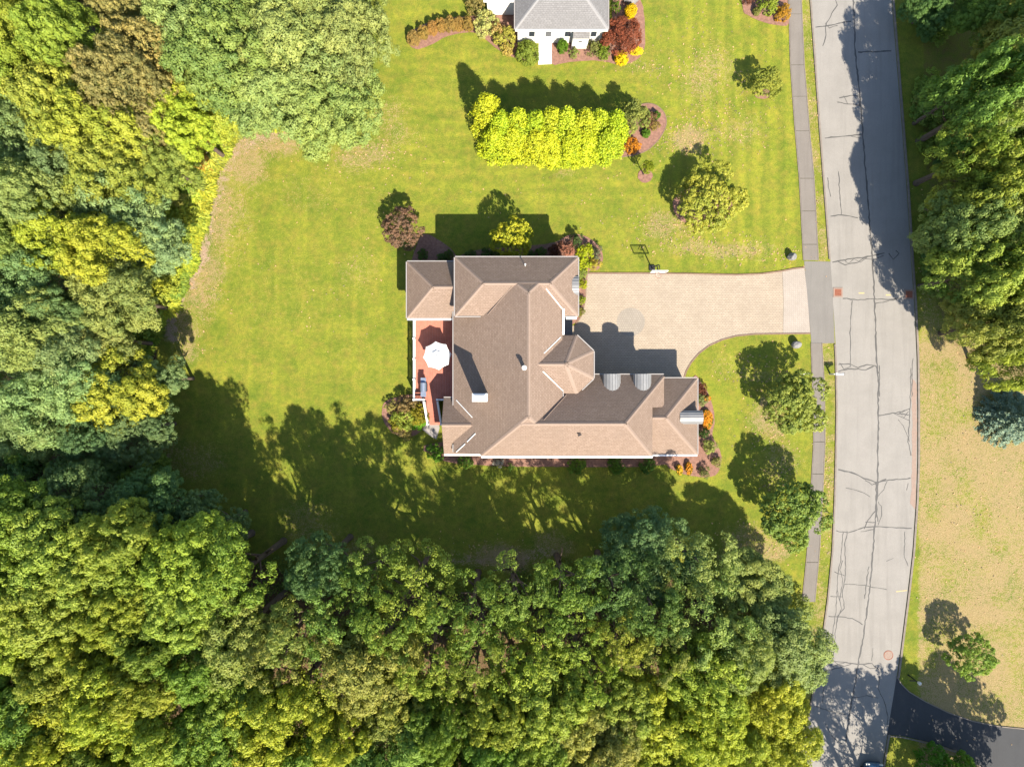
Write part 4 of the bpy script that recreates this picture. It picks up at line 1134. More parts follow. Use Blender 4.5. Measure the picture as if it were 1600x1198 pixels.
def tree(px, py, h, R, kind, style=None, label=None, cat='tree', group=None, name='tree', bot=.22, colour=None, hc=.68):
    """px, py: where the middle of the crown shows in the picture"""
    x, y = G(px, py, h * hc)
    r = empty(name, (x, y, 0), random.uniform(0, 6.28)); tag(r, label, cat, group)
    t = link('trunk', random.choice(TRUNKS)); t.parent = r; t.scale = (h * 1.0, h * 1.0, h)
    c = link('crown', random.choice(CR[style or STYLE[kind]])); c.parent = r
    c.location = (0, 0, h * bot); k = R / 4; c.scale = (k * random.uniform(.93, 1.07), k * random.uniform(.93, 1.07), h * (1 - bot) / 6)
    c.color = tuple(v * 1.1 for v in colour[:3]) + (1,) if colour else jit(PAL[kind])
    return r
def shrub(px, py, rp, h, col, style, label, group=None, name='shrub', cat='shrub', stretch=1.0):
    """low plant: rp = radius in photo pixels"""
    x, y = G(px, py, h * .5); o = link(name, random.choice(CR[style])); R = rp / S * (1 - h / H)
    o.location = (x, y, .02); o.scale = (R * stretch, R / stretch, h / 1.2); o.rotation_euler = (0, 0, random.uniform(-.3, .3) if stretch != 1 else random.uniform(0, 6.28)); o.color = jit(tuple(min(.7, v * 1.08) for v in col), .08)
    tag(o, label, cat, group); return o

SEEDS = [(40, 60, 'YG'), (100, 110, 'YG'), (150, 20, 'TAN'), (185, 90, 'TAN'), (235, 140, 'TAN'), (270, 30, 'GREY'), (350, 50, 'GREY'), (420, 90, 'GREY'), (450, 40, 'GREY'), (520, 60, 'GREY'), (560, 120, 'GREY'),
 (480, 180, 'GREY'), (540, 190, 'GREY'), (20, 10, 'OLIVE'), (60, 170, 'YG'), (130, 200, 'YG'), (200, 205, 'YG'), (290, 140, 'LIME'), (330, 170, 'LIME'), (280, 225, 'OLIVE'), (20, 250, 'BLUE'), (30, 310, 'GREY'), (150, 320, 'BLUE'), (220, 370, 'BLUE'),
 (100, 360, 'LIME'), (60, 450, 'BLUE'), (170, 490, 'GREY'), (220, 450, 'YG'), (30, 560, 'GREY'), (80, 620, 'BLUE'), (155, 640, 'LIME'), (60, 690, 'YG'), (190, 690, 'TEAL'), (240, 600, 'BLUE'), (190, 570, 'YG'),
 (60, 775, 'TEAL'), (200, 785, 'TEAL'), (330, 810, 'TEAL'), (230, 870, 'YG'), (60, 900, 'YG'), (30, 830, 'GREEN'), (150, 1000, 'YG'), (60, 1050, 'LIME'), (300, 960, 'GREEN'), (400, 940, 'OLIVE'), (440, 1000, 'OLIVE'), (340, 1060, 'GREEN'), (180, 1160, 'LIME'), (80, 1170, 'GREEN'),
 (500, 1130, 'LIME'), (560, 980, 'GREEN'), (600, 1040, 'OLIVE'), (620, 1110, 'GREEN'), (700, 980, 'YG'), (780, 1080, 'YG'), (850, 930, 'GREEN'), (1000, 850, 'TEAL'), (960, 930, 'DARK'), (1050, 960, 'OLIVE'), (1150, 900, 'GREY'), (1210, 960, 'GREY'), (900, 1080, 'YG'), (1000, 1060, 'YG'),
 (1200, 1100, 'LIME'), (1100, 1160, 'LIME'), (1240, 1160, 'LIME'), (480, 890, 'TEAL'), (760, 1160, 'GREEN'), (900, 1170, 'OLIVE')]
def nearest(px, py):
    s = sorted(SEEDS, key=lambda q: (q[0] - px) ** 2 + (q[1] - py) ** 2)
    return s[0][2] if random.random() < .7 else s[1][2]

SHORT = lambda k: (LOOK[k][:-6] if LOOK[k].endswith(' green') else LOOK[k]).split()[-1]
def wood(poly, dmin, hfun, rfun, where, group, fixed=(), extra=0):
    pts = list(fixed); tries = 0
    done = [(p[0], p[1]) for p in fixed]
    while tries < 6000:
        tries += 1
        x = random.uniform(-70, 1300); y = random.uniform(-80, 1270)
        if not inside(x, y, poly): continue
        h = hfun(x, y); R = rfun(x, y)
        rp = R * S / (1 - h * .76 / H)
        pd = poly_dist(x, y, poly)
        if pd < rp * (.55 if poly is S_WOOD and y < 960 else .78) + extra: continue
        dm_ = dmin if poly is not S_WOOD or x < 330 or pd > 110 else 66
        if any(math.hypot(x - a, y - b) < dm_ for a, b in done): continue
        done.append((x, y)); pts.append((x, y, h, R, nearest(x, y)))
    for x, y, h, R, k in pts:
        near = sorted((q for q in pts if q[:2] != (x, y)), key=lambda q: (q[0] - x) ** 2 + (q[1] - y) ** 2)[:2]
        pd = poly_dist(x, y, poly); edge_ = 'edging' if pd < 75 else 'inside'
        size = 'broad' if R > 3.1 else ('narrow' if R < 2.6 else 'middling')
        tree(x, y, h, R, k, style='open' if poly is S_WOOD and y < 1085 and 330 < x < 1130 and k not in ('TEAL',) and (pd < 130 or random.random() < .9) else None, label='%s %s tree %s the wood %s, between %s and %s crowns' % (size, LOOK[k], edge_, where, SHORT(near[0][4]), SHORT(near[1][4])), group=group, name='broadleaf_tree', bot=.52 if poly is S_WOOD else .42, hc=.76)
    return len(pts)

def h_nw(x, y):
    d = poly_dist(x, y, NW_WOOD); return min(13.5, 7 + d * .045) * random.uniform(.9, 1.1)
def h_s(x, y):
    d = max(0, poly_dist(x, y, S_WOOD))
    f = np.interp(x, [0, 300, 650, 850, 1000, 1250], [12, 12.4, 12, 11.6, 10.6, 7.5]); t = np.interp(x, [0, 850, 1250], [15, 14, 11.5])
    return min(t, f + d * .035) * random.uniform(.92, 1.08)
n1 = wood(NW_WOOD, 62, h_nw, lambda x, y: random.uniform(2.3, 3.5), 'beyond the lawn', 'trees of the wood beyond the back lawn',
     [(450, 70, 12, 4.2, 'GREY'), (540, 60, 11, 3.6, 'GREY'), (520, 165, 10, 3.7, 'GREY'), (350, 80, 12.5, 4.0, 'GREY'), (430, 150, 11, 3.4, 'GREY'), (180, 330, 11, 4.2, 'BLUE'), (235, 375, 9, 2.8, 'BLUE'), (80, 615, 12, 4.0, 'BLUE'), (50, 445, 12, 3.4, 'BLUE'), (205, 670, 9, 3.0, 'TEAL'), (245, 590, 8, 1.8, 'BLUE')], 16)
n2 = wood(S_WOOD, 60, h_s, lambda x, y: random.uniform(2.4, 3.5), 'below the house', 'trees of the wood below the house',
     [(1015, 872, 8.6, 4.0, 'TEAL'), (120, 800, 12, 3.8, 'TEAL'), (235, 800, 11, 3.4, 'TEAL'), (320, 830, 10.5, 3.0, 'TEAL'), (235, 885, 14, 3.3, 'YG'), (1170, 925, 7.0, 3.2, 'GREY')])
print('wood trees', n1, n2)
# trees across the road
GROVE = [(1600, 20, 7, 3.0, 'GREEN'), (1455, 10, 4, 2.0, 'DARK'), (1520, 10, 5, 2.2, 'GREEN'), (1555, 150, 14, 3.3, 'GREEN'), (1535, 235, 12.5, 2.7, 'GREEN'), (1600, 195, 12, 3.4, 'GREY'), (1555, 285, 12.5, 3.3, 'YG'),
     (1520, 345, 11, 2.8, 'GREY'), (1605, 335, 12.5, 3.4, 'GREY'), (1560, 415, 12, 3.3, 'YG'), (1508, 430, 9, 2.2, 'GREEN'), (1605, 475, 12, 3.4, 'YG'), (1560, 510, 10.5, 2.7, 'OLIVE'), (1605, 555, 10, 2.8, 'YG'), (1640, 100, 12, 4, 'GREY'), (1640, 400, 12, 4, 'GREEN'), (1495, 150, 8.5, 2.2, 'DARK'), (1575, 70, 6, 2.4, 'OLIVE')]
for x, y, h, R, k in GROVE:
    near = sorted((q for q in GROVE if q[:2] != (x, y)), key=lambda q: (q[0] - x) ** 2 + (q[1] - y) ** 2)[:2]
    tree(x, y, h, R, k, style='open' if x < 1540 and h > 8 and k != 'GREY' else None, label='%s %s tree in the grove across the road, between %s and %s crowns' % ('tall' if h > 11.5 else ('low' if h < 8 else 'middling'), LOOK[k], SHORT(near[0][4]), SHORT(near[1][4])), group='trees of the grove across the road', name='broadleaf_tree', bot=.2)
for x, y, h, R in ((1640, 1310, 11, 4.0), (1560, 1315, 11, 3.8), (1475, 1310, 11, 3.6), (1290, 1420, 12, 3.0), (1410, 1320, 12.5, 3.2), (1450, 1345, 12, 3.5)):
    tree(x, y, h, R, 'GREEN', style='open' if x < 1500 else 'street', label='green tree shading the dark side driveway', group='trees shading the dark side driveway', name='broadleaf_tree')
sp = tag(empty('spruce_tree', (*G(1600, 655, 2.5), 0)), 'blue spruce tree at the edge of the dry lawn across the road', 'tree')
c_ = link('crown', CR['spruce'][0], parent=sp); c_.color = (.17, .235, .185, 1); c_.location = (0, 0, .2); c_.scale = (1, 1, .75)
t_ = link('trunk', TRUNKS[0], parent=sp); t_.scale = (6, 6, 5.2)

# single trees on the lawns
tree(1246, 632, 5.0, 2.65, 'YG', 'street', 'young street tree shading the sidewalk near the mailbox', name='street_tree', colour=(.21, .245, .05, 1))
tree(1242, 805, 6.0, 2.7, 'GREY', 'street', 'larger street tree at the sidewalk between the mailbox tree and the wood', name='street_tree', colour=(.165, .23, .05, 1))
tree(1198, 128, 3.2, 1.3, 'LIME', 'street', 'small pale green tree in a mulch ring on the mown front lawn', name='lawn_tree', colour=(.23, .25, .045, 1))
tree(1112, 310, 4.2, 2.65, 'YG', 'street', 'round yellowing tree in the mulch bed above the driveway', name='lawn_tree', colour=(.27, .275, .04, 1), bot=.15)
tree(1525, 1028, 4.0, 1.9, 'GREEN', 'street', 'small green tree standing on the dry lawn across the road', name='lawn_tree', colour=(.16, .24, .04, 1))
tree(798, 370, 5.0, 1.75, 'YELLOW', 'street', 'bright yellow green tree at the north wall of the brown roofed house', name='lawn_tree', colour=(.34, .34, .03, 1))
tree(629, 353, 3.4, 1.6, 'TAN', 'street', 'purplish brown smoke bush tree at the corner of the sun room', name='smoke_tree', colour=(.165, .098, .068, 1))
tree(1012, 262, 2.9, .5, 'LIME', 'street', 'thin sapling in a small round mulch ring', name='sapling', colour=(.22, .26, .02, 1), bot=.45)
tree(973, 52, 3.2, 1.55, 'ORANGE', 'fine', 'dark red leaved maple beside the white house', name='red_maple', colour=(.20, .06, .034, 1), bot=.1)

# golden evergreen screen
HEDGE = [(763, 160, 6.8)] + [(788 + 24 * i + random.uniform(-4, 4), 180 + random.uniform(-3, 3), random.uniform(5.6, 6.5)) for i in range(8)] + [(776 + 28.5 * i + random.uniform(-6, 6), 200 + random.uniform(-4, 4) + 4 * math.sin(min(1, i / 2.5) * 1.57), 4.6 + .3 * math.sin(i * 3.3)) for i in range(7)]
for i, (x, y, hh) in enumerate(HEDGE):
    r = empty('evergreen_column', (*G(x, y + 24, hh * .35), 0), random.uniform(0, 6.28))
    tag(r, 'golden columnar evergreen standing in the tight screen on the lawn', 'tree', 'golden evergreens of the lawn screen')
    f_ = link('foliage', random.choice(CR['column']), parent=r); w_ = random.uniform(1.08, 1.3); f_.scale = (w_, w_, hh / 6.2); f_.color = jit(PAL['GOLD'], .1)
    t_ = link('trunk', random.choice(TRUNKS), parent=r); t_.scale = (hh * .8, hh * .8, hh * .9)
tree(990, 180, 4.2, 1.3, 'OLIVE', 'street', 'grey green leafy tree at the right end of the golden evergreen screen', name='lawn_tree', bot=.1)

def group_of(lbl, grp, items, style, col, name='shrub'):
    for (x, y, rp, h) in items: shrub(x, y, rp, h, col, style, lbl, grp, name)
# neighbours' planting
group_of('clipped round orange tinted shrub in the curving row', 'clipped round shrubs in the row', [(646, 61, 10, 1.3), (661, 51, 9, 1.2), (675, 45, 9, 1.3), (688, 40, 9, 1.3), (703, 38, 10, 1.4), (717, 38, 9, 1.3), (731, 38, 9, 1.3)], 'ball', (.30, .19, .06))
shrub(757, 37, 20, 1.9, (.40, .36, .12), 'shrub', 'largest cream flowering shrub beside the white house')
shrub(788, 58, 17, 1.7, (.30, .31, .06), 'shrub', 'green and cream shrub next to the largest flowering shrub')
shrub(792, 78, 9, 1.0, (.42, .35, .10), 'shrub', 'small pale yellow shrub at the mulch edge beside the dome shrub')
shrub(778, 48, 11, 1.4, (.36, .27, .10), 'shrub', 'peach toned shrub between the cream shrub and the white house')
shrub(742, 6, 15, 1.8, (.20, .17, .06), 'shrub', 'brownish shrub behind the cream flowering shrub')
shrub(824, 83, 18, 1.5, (.16, .20, .035), 'ball', 'wide green dome shrub left of the white front walk')
shrub(879, 73, 8.5, 1.3, (.10, .19, .02), 'ball', 'small clipped green ball right of the white front walk')
shrub(897, 84, 8, .9, (.17, .21, .05), 'loose', 'pale loose shrub in front of the bay window')
shrub(927, 76, 11, 1.2, (.16, .18, .05), 'loose', 'variegated shrub beside the bay window')
shrub(943, 81, 11, 1.2, (.14, .21, .03), 'shrub', 'fresh green shrub beside the dark red maple')
shrub(962, 12, 8, 1.2, (.09, .15, .02), 'loose', 'small dark green shrub behind the dark red maple')
shrub(985, 18, 9.5, 1.2, (.66, .46, .01), 'ball', 'clipped yellow mound behind the dark red maple')
shrub(971, 91, 10.5, 1.0, (.66, .46, .01), 'ball', 'clipped yellow mound at the front of the dark red maple')
shrub(994, 80, 8, .8, (.66, .46, .02), 'ball', 'low yellow mound tucked beneath the dark red maple', stretch=1.3)
# rock at the bed's end
def boulder(px, py, rx, ry, hz, label, name='boulder', mat='stone', seed=3):
    r = np.random.default_rng(seed); bm = bmesh.new(); bmesh.ops.create_icosphere(bm, subdivisions=3, radius=1)
    d = unit(r.normal(size=(14, 3))); off = r.uniform(.7, .95, 14)
    for v in bm.verts:
        n_ = np.array(v.co); 
        for k in range(14):
            t = n_ @ d[k]
            if t > off[k]: n_ = n_ - d[k] * (t - off[k])
        n_ += r.normal(0, .02, 3); v.co = (n_[0] * rx, n_[1] * ry, max(-.1, n_[2] * hz + hz * .55))
    o = from_bm(name, bm, M[mat]); o.location = (*G(px, py, hz * .7), 0); return tag(o, label, 'rock')
boulder(985, -4, .75, .6, .7, 'grey boulder at the top end of the bed beside the yellow mound', seed=5)
boulder(1238, 401, .38, .36, .62, 'granite block beside the driveway entrance, on the lawn with the evergreen screen', seed=8)
boulder(1245, 538, .40, .36, .62, 'granite block beside the driveway entrance, on the lawn with the street trees', seed=9)
# evergreen bed end
shrub(1013, 186, 12, 1.1, (.20, .10, .055), 'loose', 'purple brown shrub at the rounded end of the evergreen bed')
shrub(1026, 180, 6, .7, (.08, .17, .02), 'ball', 'small green mound on the rim of the evergreen bed')
shrub(1009, 208, 7, .7, (.09, .18, .02), 'ball', 'small green mound next to the orange shrub in the evergreen bed')
shrub(1022, 196, 9, .7, (.22, .18, .05), 'loose', 'wispy pinkish perennial between the two small green mounds')
shrub(988, 226, 13, 1.0, (.40, .17, .015), 'shrub', 'low orange shrub at the front corner of the evergreen bed')
# corner bed at the pavement
shrub(1200, 4, 17, 1.8, (.20, .26, .03), 'shrub', 'large yellow green shrub in the corner bed by the sidewalk')
shrub(1223, 20, 13, 1.1, (.34, .19, .02), 'shrub', 'orange gold shrub touching the sidewalk edge')
shrub(1170, 0, 8, .9, (.12, .05, .03), 'loose', 'dark purple shrub in the corner bed by the sidewalk')
shrub(1182, 18, 6, .6, (.20, .20, .06), 'ball', 'little grey green mound on the pink mulch of the corner bed')
shrub(1101, 352, 6, .5, (.45, .32, .02), 'shrub', 'small golden plant under the yellowing lawn tree')
# along the brown-roofed house, north-east
shrub(884, 389, 13, 1.5, (.32, .13, .085), 'shrub', 'pink flowering shrub at the north east corner of the house')
shrub(866, 392, 10, 1.2, (.09, .035, .03), 'shrub', 'dark burgundy shrub in the shade of the north wall')
shrub(900, 376, 11, 1.4, (.05, .085, .03), 'loose', 'dark green shrub at the tip of the corner bed')
shrub(914, 394, 13, 1.2, (.34, .38, .015), 'shrub', 'bright lime shrub in the middle of the corner bed')
shrub(932, 395, 10, 1.1, (.12, .13, .075), 'loose', 'grey green wispy shrub on the round edge of the corner bed')
shrub(912, 412, 12, .9, (.30, .36, .015), 'shrub', 'lime shrub where the corner bed meets the driveway')
shrub(929, 413, 10, .7, (.30, .25, .03), 'loose', 'yellow and orange perennials at the driveway end of the corner bed')
shrub(909, 428, 9, .8, (.22, .27, .05), 'shrub', 'pale green shrub in the strip between wall and driveway')
shrub(910, 444, 8, .8, (.26, .29, .02), 'shrub', 'yellow green shrub second along the driveway strip')
shrub(908, 468, 7, .8, (.24, .29, .02), 'shrub', 'lime plant third along the driveway strip')
shrub(907, 487, 7, .7, (.20, .20, .04), 'loose', 'olive plant at the house end of the driveway strip')
group_of('low green shrub in the shade along the north wall', 'shaded shrubs along the north wall', [(760, 396, 9, .9), (735, 398, 9, .8), (700, 398, 8, .8), (775, 398, 8, .8), (845, 394, 9, .9), (828, 398, 8, .8), (660, 398, 9, .7), (690, 405, 9, .8)], 'shrub', (.07, .12, .025))
# east bed
shrub(1096, 607, 9, .7, (.14, .055, .03), 'loose', 'russet plant at the top of the east bed')
shrub(1098, 624, 9, .7, (.20, .22, .07), 'loose', 'pale green plant between the russet plant and orange flowers')
def flowers(px, py, rx, ry, n, label, col=(.52, .20, .012)):
    r = tag(empty('flower_patch', (*G(px, py), 0)), label, 'flowers')
    lf = link('leaves', CR['shrub'][1], parent=r); lf.scale = (rx / S, ry / S, .5); lf.color = (.12, .17, .02, 1)
    a = RNG.random(n) * 6.28; q = np.sqrt(RNG.random(n)); C = np.stack([rx / S * q * np.cos(a), ry / S * q * np.sin(a), .62 - .25 * q + RNG.random(n) * .12], -1)
    me = leaf_mesh('blooms', C, unit(np.array([0, 0, 1.]) + RNG.normal(0, .3, (n, 3))), .13, RNG.random(n), .9); b_ = link('bloom', me, M['leaf'], r); b_.color = (*col, 1); b_['kind'] = 'stuff'
flowers(1103, 655, 8.5, 15, 420, 'large patch of orange flowers by the metal arched dormer on the end wall')
flowers(1103, 622, 6, 4, 90, 'little patch of orange flowers at the top of the east bed')
flowers(1075, 731, 5, 10, 150, 'orange flowers growing round the south east corner of the house')
flowers(1060, 733, 5, 8, 70, 'thin yellow orange flowers beside the corner flowers', (.6, .33, .02))
shrub(1108, 697, 11, .9, (.26, .28, .08), 'loose', 'pale yellow green plant in the east bed beyond the orange flowers')
shrub(1120, 722, 8, .7, (.26, .25, .08), 'loose', 'wispy pale plant at the lower tip of the east bed')
shrub(1101, 738, 9, .8, (.14, .18, .05), 'loose', 'shaded green plant at the foot of the east bed')
shrub(1100, 676, 8, 1.2, (.06, .11, .03), 'shrub', 'dark green shrub between orange flowers and pale plant')
# south side
shrub(680, 707, 15, 1.2, (.09, .20, .02), 'shrub', 'fresh green shrub at the south west corner of the house')
shrub(901, 727, 15, 1.3, (.09, .17, .02), 'shrub', 'wide green shrub at the middle of the south wall')
shrub(963, 727, 13, 1.2, (.09, .17, .02), 'shrub', 'green shrub on the south wall nearer the orange flowers')
shrub(727, 722, 12, .9, (.08, .16, .02), 'shrub', 'low shrub under the small gabled wing of the house')
shrub(797, 729, 6, .6, (.10, .17, .03), 'loose', 'small shaded plant under the long south eave')
shrub(779, 722, 8, .5, (.30, .32, .28), 'loose', 'white flowering plant in the shade of the south wall')
shrub(1012, 727, 12, .9, (.07, .14, .02), 'shrub', 'shaded shrub near the end of the long south eave')
# deck corner bed
for x, y, rp, h, c_, st, lb in [(622, 660, 12, 1.0, (.20, .17, .02), 'shrub', 'olive brown shrub at the lawn edge of the deck bed'), (654, 646, 13, 1.3, (.21, .18, .02), 'shrub', 'olive gold shrub against the deck stairs'),
        (634, 634, 13, 1.4, (.17, .13, .05), 'loose', 'brown twiggy shrub at the deck corner'), (634, 655, 13, 1.2, (.30, .32, .06), 'loose', 'pale lime shrub in the middle of the deck bed'),
        (625, 671, 8, .8, (.40, .24, .14), 'loose', 'pink tinged shrub at the lower end of the deck bed'), (634, 675, 9, .7, (.30, .26, .09), 'loose', 'cream shrub next to the pink tinged shrub'),
        (655, 662, 9, .6, (.12, .28, .02), 'shrub', 'bright green low plant beside the stone patio'), (613, 636, 8, .9, (.28, .27, .10), 'loose', 'pale plant on the outer rim of the deck bed')]:
    shrub(x - 1, y, rp * 1.3, h * 1.1, c_, st, lb)
shrub(1462, 1190, 26, 2.4, (.08, .18, .015), 'shrub', 'bright green shrub group beside the dark side driveway')
shrub(1500, 1196, 22, 2.0, (.09, .19, .015), 'shrub', 'smaller green shrub next to the bright one by the side driveway')

# tangle along the edge of the wood
edge = [(600, 20), (590, 90), (597, 140), (570, 195), (515, 222), (470, 210), (440, 188), (385, 188), (345, 228), (325, 270), (318, 310), (303, 370), (296, 415), (272, 460), (250, 490), (238, 515), (225, 548)]
i = 0
for a, b in zip(edge[6:-1], edge[7:]):
    L = math.hypot(b[0] - a[0], b[1] - a[1])
    for t in np.arange(0, 1, 13 / L):
        for row in range(3):
            x = a[0] + (b[0] - a[0]) * t - 8 - row * 17 + random.uniform(-6, 6); y = a[1] + (b[1] - a[1]) * t - (6 + row * 6 if a[0] > 350 else 0) + random.uniform(-6, 6)
            k = random.choice(['LIME', 'LIME', 'YG', 'GREEN', 'OLIVE', 'LIME'] + (['ORANGE', 'ORANGE'] if 190 < y < 260 and x < 330 else []))
            st = 'spray' if row == 0 else random.choice(['spray', 'loose', 'shrub'])
            shrub(x, y, random.uniform(15, 23), random.uniform(.7, 1.3) + row * .5, tuple(v * 1.05 for v in PAL[k]), st, {'spray': '%s arching tangle of wild growth where lawn meets wood', 'loose': '%s loose wild bush where lawn meets wood', 'shrub': '%s leafy wild bush where lawn meets wood'}[st] % LOOK[k],
                  'wild bushes where lawn meets wood', 'wild_shrub')
for x, y, rp, h, k in [(297, 128, 22, 9.0, 'YELLOW'), (318, 140, 16, 8.0, 'YELLOW'), (265, 165, 20, 7, 'LIME')]:
    tree(x, y, h, rp / S * .85, k, 'maple', '%s narrow tree poking through the wood edge' % LOOK[k], group='narrow bright trees at the wood edge', name='broadleaf_tree')
for x, y, h, R, k in [(150, 640, 7.5, 1.8, 'YELLOW'), (130, 655, 8, 1.6, 'YELLOW'), (180, 1165, 9, 2.0, 'YELLOW')]:
    tree(x, y, h, R, k, 'maple', 'small golden yellow tree among the greener crowns of the wood', group='golden trees in the wood', name='broadleaf_tree')
for x, y, rp, h, k in [(1205, 1020, 24, 1.6, 'YG'), (1235, 1000, 24, 1.4, 'GREY'), (1250, 950, 20, 1.4, 'GREY'), (1240, 1050, 22, 1.6, 'LIME'), (1220, 1080, 24, 1.8, 'LIME'), (1170, 1030, 26, 2.0, 'YG'), (1255, 1005, 16, 1.0, 'YG'), (1215, 975, 26, 2.0, 'GREY'), (1190, 1070, 26, 2.2, 'LIME'), (1245, 1110, 22, 2.4, 'LIME')]:
    shrub(x, y, rp, h, PAL[k], random.choice(['shrub', 'loose']), '%s roadside bush at the verge below the wood' % LOOK[k], 'roadside bushes at the verge', 'wild_shrub')
for i in range(34):
    y = random.uniform(-10, 480); x = 1436 + (y / 480) * 22 + random.uniform(-4, 45); k = random.choice(['GREEN', 'DARK', 'GREEN', 'OLIVE'])
    st = random.choice(['shrub', 'loose'])
    shrub(x, y, random.uniform(12, 22), random.uniform(.5, 1.4), PAL[k], st, '%s %s bush under the grove across the road' % (LOOK[k], {'shrub': 'leafy', 'loose': 'loose'}[st]), 'bushes under the grove across the road', 'wild_shrub')
for i in range(26):
    x = random.uniform(-10, 250); y = random.uniform(712, 765); k = random.choice(['GREEN', 'DARK', 'TEAL'])
    shrub(x, y, random.uniform(16, 26), random.uniform(1.0, 2.2), PAL[k], 'shrub', '%s bush in the dark gap between the two woods' % LOOK[k], 'bushes in the gap between the woods', 'wild_shrub')
# undergrowth inside the woods, too dense to count
def undergrowth(name, poly, n, seed, inset):
    r = np.random.default_rng(seed); C = []; V = []
    while len(C) < n:
        x, y = r.uniform(-80, 1300), r.uniform(-80, 1280)
        if not inside(x, y, poly) or poly_dist(x, y, poly) < inset: continue
        g = G(x, y, 1.0); m = r.integers(30, 70); rad = r.uniform(.4, 1.0); hh = r.uniform(.3, 1.6)
        for _ in range(m):
            a = r.random() * 6.28; q = rad * math.sqrt(r.random()); C.append((g[0] + q * math.cos(a), g[1] + q * math.sin(a), .1 + hh * (1 - (q / rad) ** 2 * .7) * r.uniform(.6, 1))); V.append(r.random())
    C = np.array(C); me = leaf_mesh(name, C, unit(np.array([0, 0, 1.]) + r.normal(0, .5, C.shape)), .24, np.array(V), .6)
    o = link(name, me, M['leaf']); o.color = (.12, .17, .03, 1); tag(o, 'low green undergrowth on the floor of the wood', 'undergrowth', kind='stuff')
undergrowth('undergrowth', NW_WOOD, 26000, 1, 30); undergrowth('undergrowth', S_WOOD, 60000, 2, 30)

def fallen_leaves():
    r = np.random.default_rng(77); P = []
    for cx, cy, sx, sy, n in [(1100, 115, 45, 45, 260), (1078, 215, 34, 18, 260), (1150, 190, 45, 40, 130), (1050, 360, 45, 22, 260), (1140, 395, 70, 14, 220), (565, 240, 45, 20, 170), (400, 215, 55, 20, 140), (345, 300, 22, 60, 160), (310, 440, 26, 50, 170),
                              (1185, 578, 40, 16, 110), (1200, 650, 30, 30, 120), (1215, 720, 22, 40, 120), (1200, 850, 40, 22, 140), (1290, 750, 5, 60, 110), (1275, 150, 5, 120, 90), (560, 400, 120, 110, 130), (640, 480, 16, 40, 40), (1510, 800, 60, 160, 320), (1450, 400, 12, 60, 80), (900, 280, 140, 40, 90), (760, 860, 70, 14, 90), (1000, 104, 40, 8, 40)]:
        x = r.normal(cx, sx, n); y = r.normal(cy, sy, n); P += [G(a, b) for a, b in zip(x, y) if not (1268 < a < 1290 and 408 < b < 536) and not (interp(ROAD, b, 1) < a < interp(ROAD, b, 2)) and not (425 < b < 525 and 910 < a < 1270) and not inside(a, b, [(600, 400), (1095, 400), (1095, 730), (600, 730)])]
    C = np.array([(x, y, .045) for x, y in P]); n = len(C)
    me = leaf_mesh('fallen_leaves', C, unit(np.array([0, 0, 1.]) + r.normal(0, .25, (n, 3))), r.uniform(.09, .2, n), r.random(n), .7)
    o = link('fallen_leaves', me, M['leaf']); o.color = (.36, .245, .155, 1); tag(o, 'dry tan fallen leaves scattered over the lawns', 'leaves', kind='stuff')
fallen_leaves()
# ---------------------------------------------------------------- street furniture and small things
def hoop():
    bx, by = G(1014, 420.5, 0); r = tag(empty('basketball_hoop', (bx + .25, by - .1, 0)), 'portable basketball hoop at the edge of the paved driveway', 'basketball hoop')
    bm = bmesh.new(); box(bm, (0, .2, .08), (.5, .45, .14)); bmesh.ops.bevel(bm, geom=bm.edges[:], offset=.03, segments=2); from_bm('base', bm, M['black'], r)
    bm = bmesh.new(); tube(bm, [(0, .15, .15), (0, .1, 1.6), (0, 0, 2.7)], .055, 10); from_bm('pole', bm, M['black'], r)
    bm = bmesh.new(); bar(bm, (-.1, .02, 2.6), (-.1, -.55, 2.9), .05, .06); bar(bm, (.1, .02, 2.6), (.1, -.55, 2.9), .05, .06); bar(bm, (0, .1, 2.0), (0, -.5, 2.75), .05, .06); from_bm('arm', bm, M['black'], r)
    bm = bmesh.new(); box(bm, (0, -.6, 2.95), (1.24, .02, .8)); bb = from_bm('backboard', bm, M['clear'], r)
    bm = bmesh.new()
    for dx, dz, w, h in ((-.65, 0, .06, .9), (.65, 0, .06, .9), (0, .43, 1.3, .06), (0, -.43, 1.3, .06)): box(bm, (dx, -.6, 2.95 + dz), (w, .07, h))
    from_bm('frame', bm, M['white'], bb)
    bm = bmesh.new()
    for k in range(20):
        a, b = k / 20 * 6.2832, (k + 1) / 20 * 6.2832; bar(bm, (.23 * math.cos(a), -.88 + .23 * math.sin(a), 2.68), (.23 * math.cos(b), -.88 + .23 * math.sin(b), 2.68), .025, .025)
    rm = from_bm('rim', bm, M['rust'], r)
    bm = bmesh.new()
    for k in range(12):
        a = k / 12 * 6.2832; bar(bm, (.22 * math.cos(a), -.88 + .22 * math.sin(a), 2.67), (.13 * math.cos(a + .5), -.88 + .13 * math.sin(a + .5), 2.25), .012, .012)
    from_bm('net', bm, M['white'], rm)
hoop()
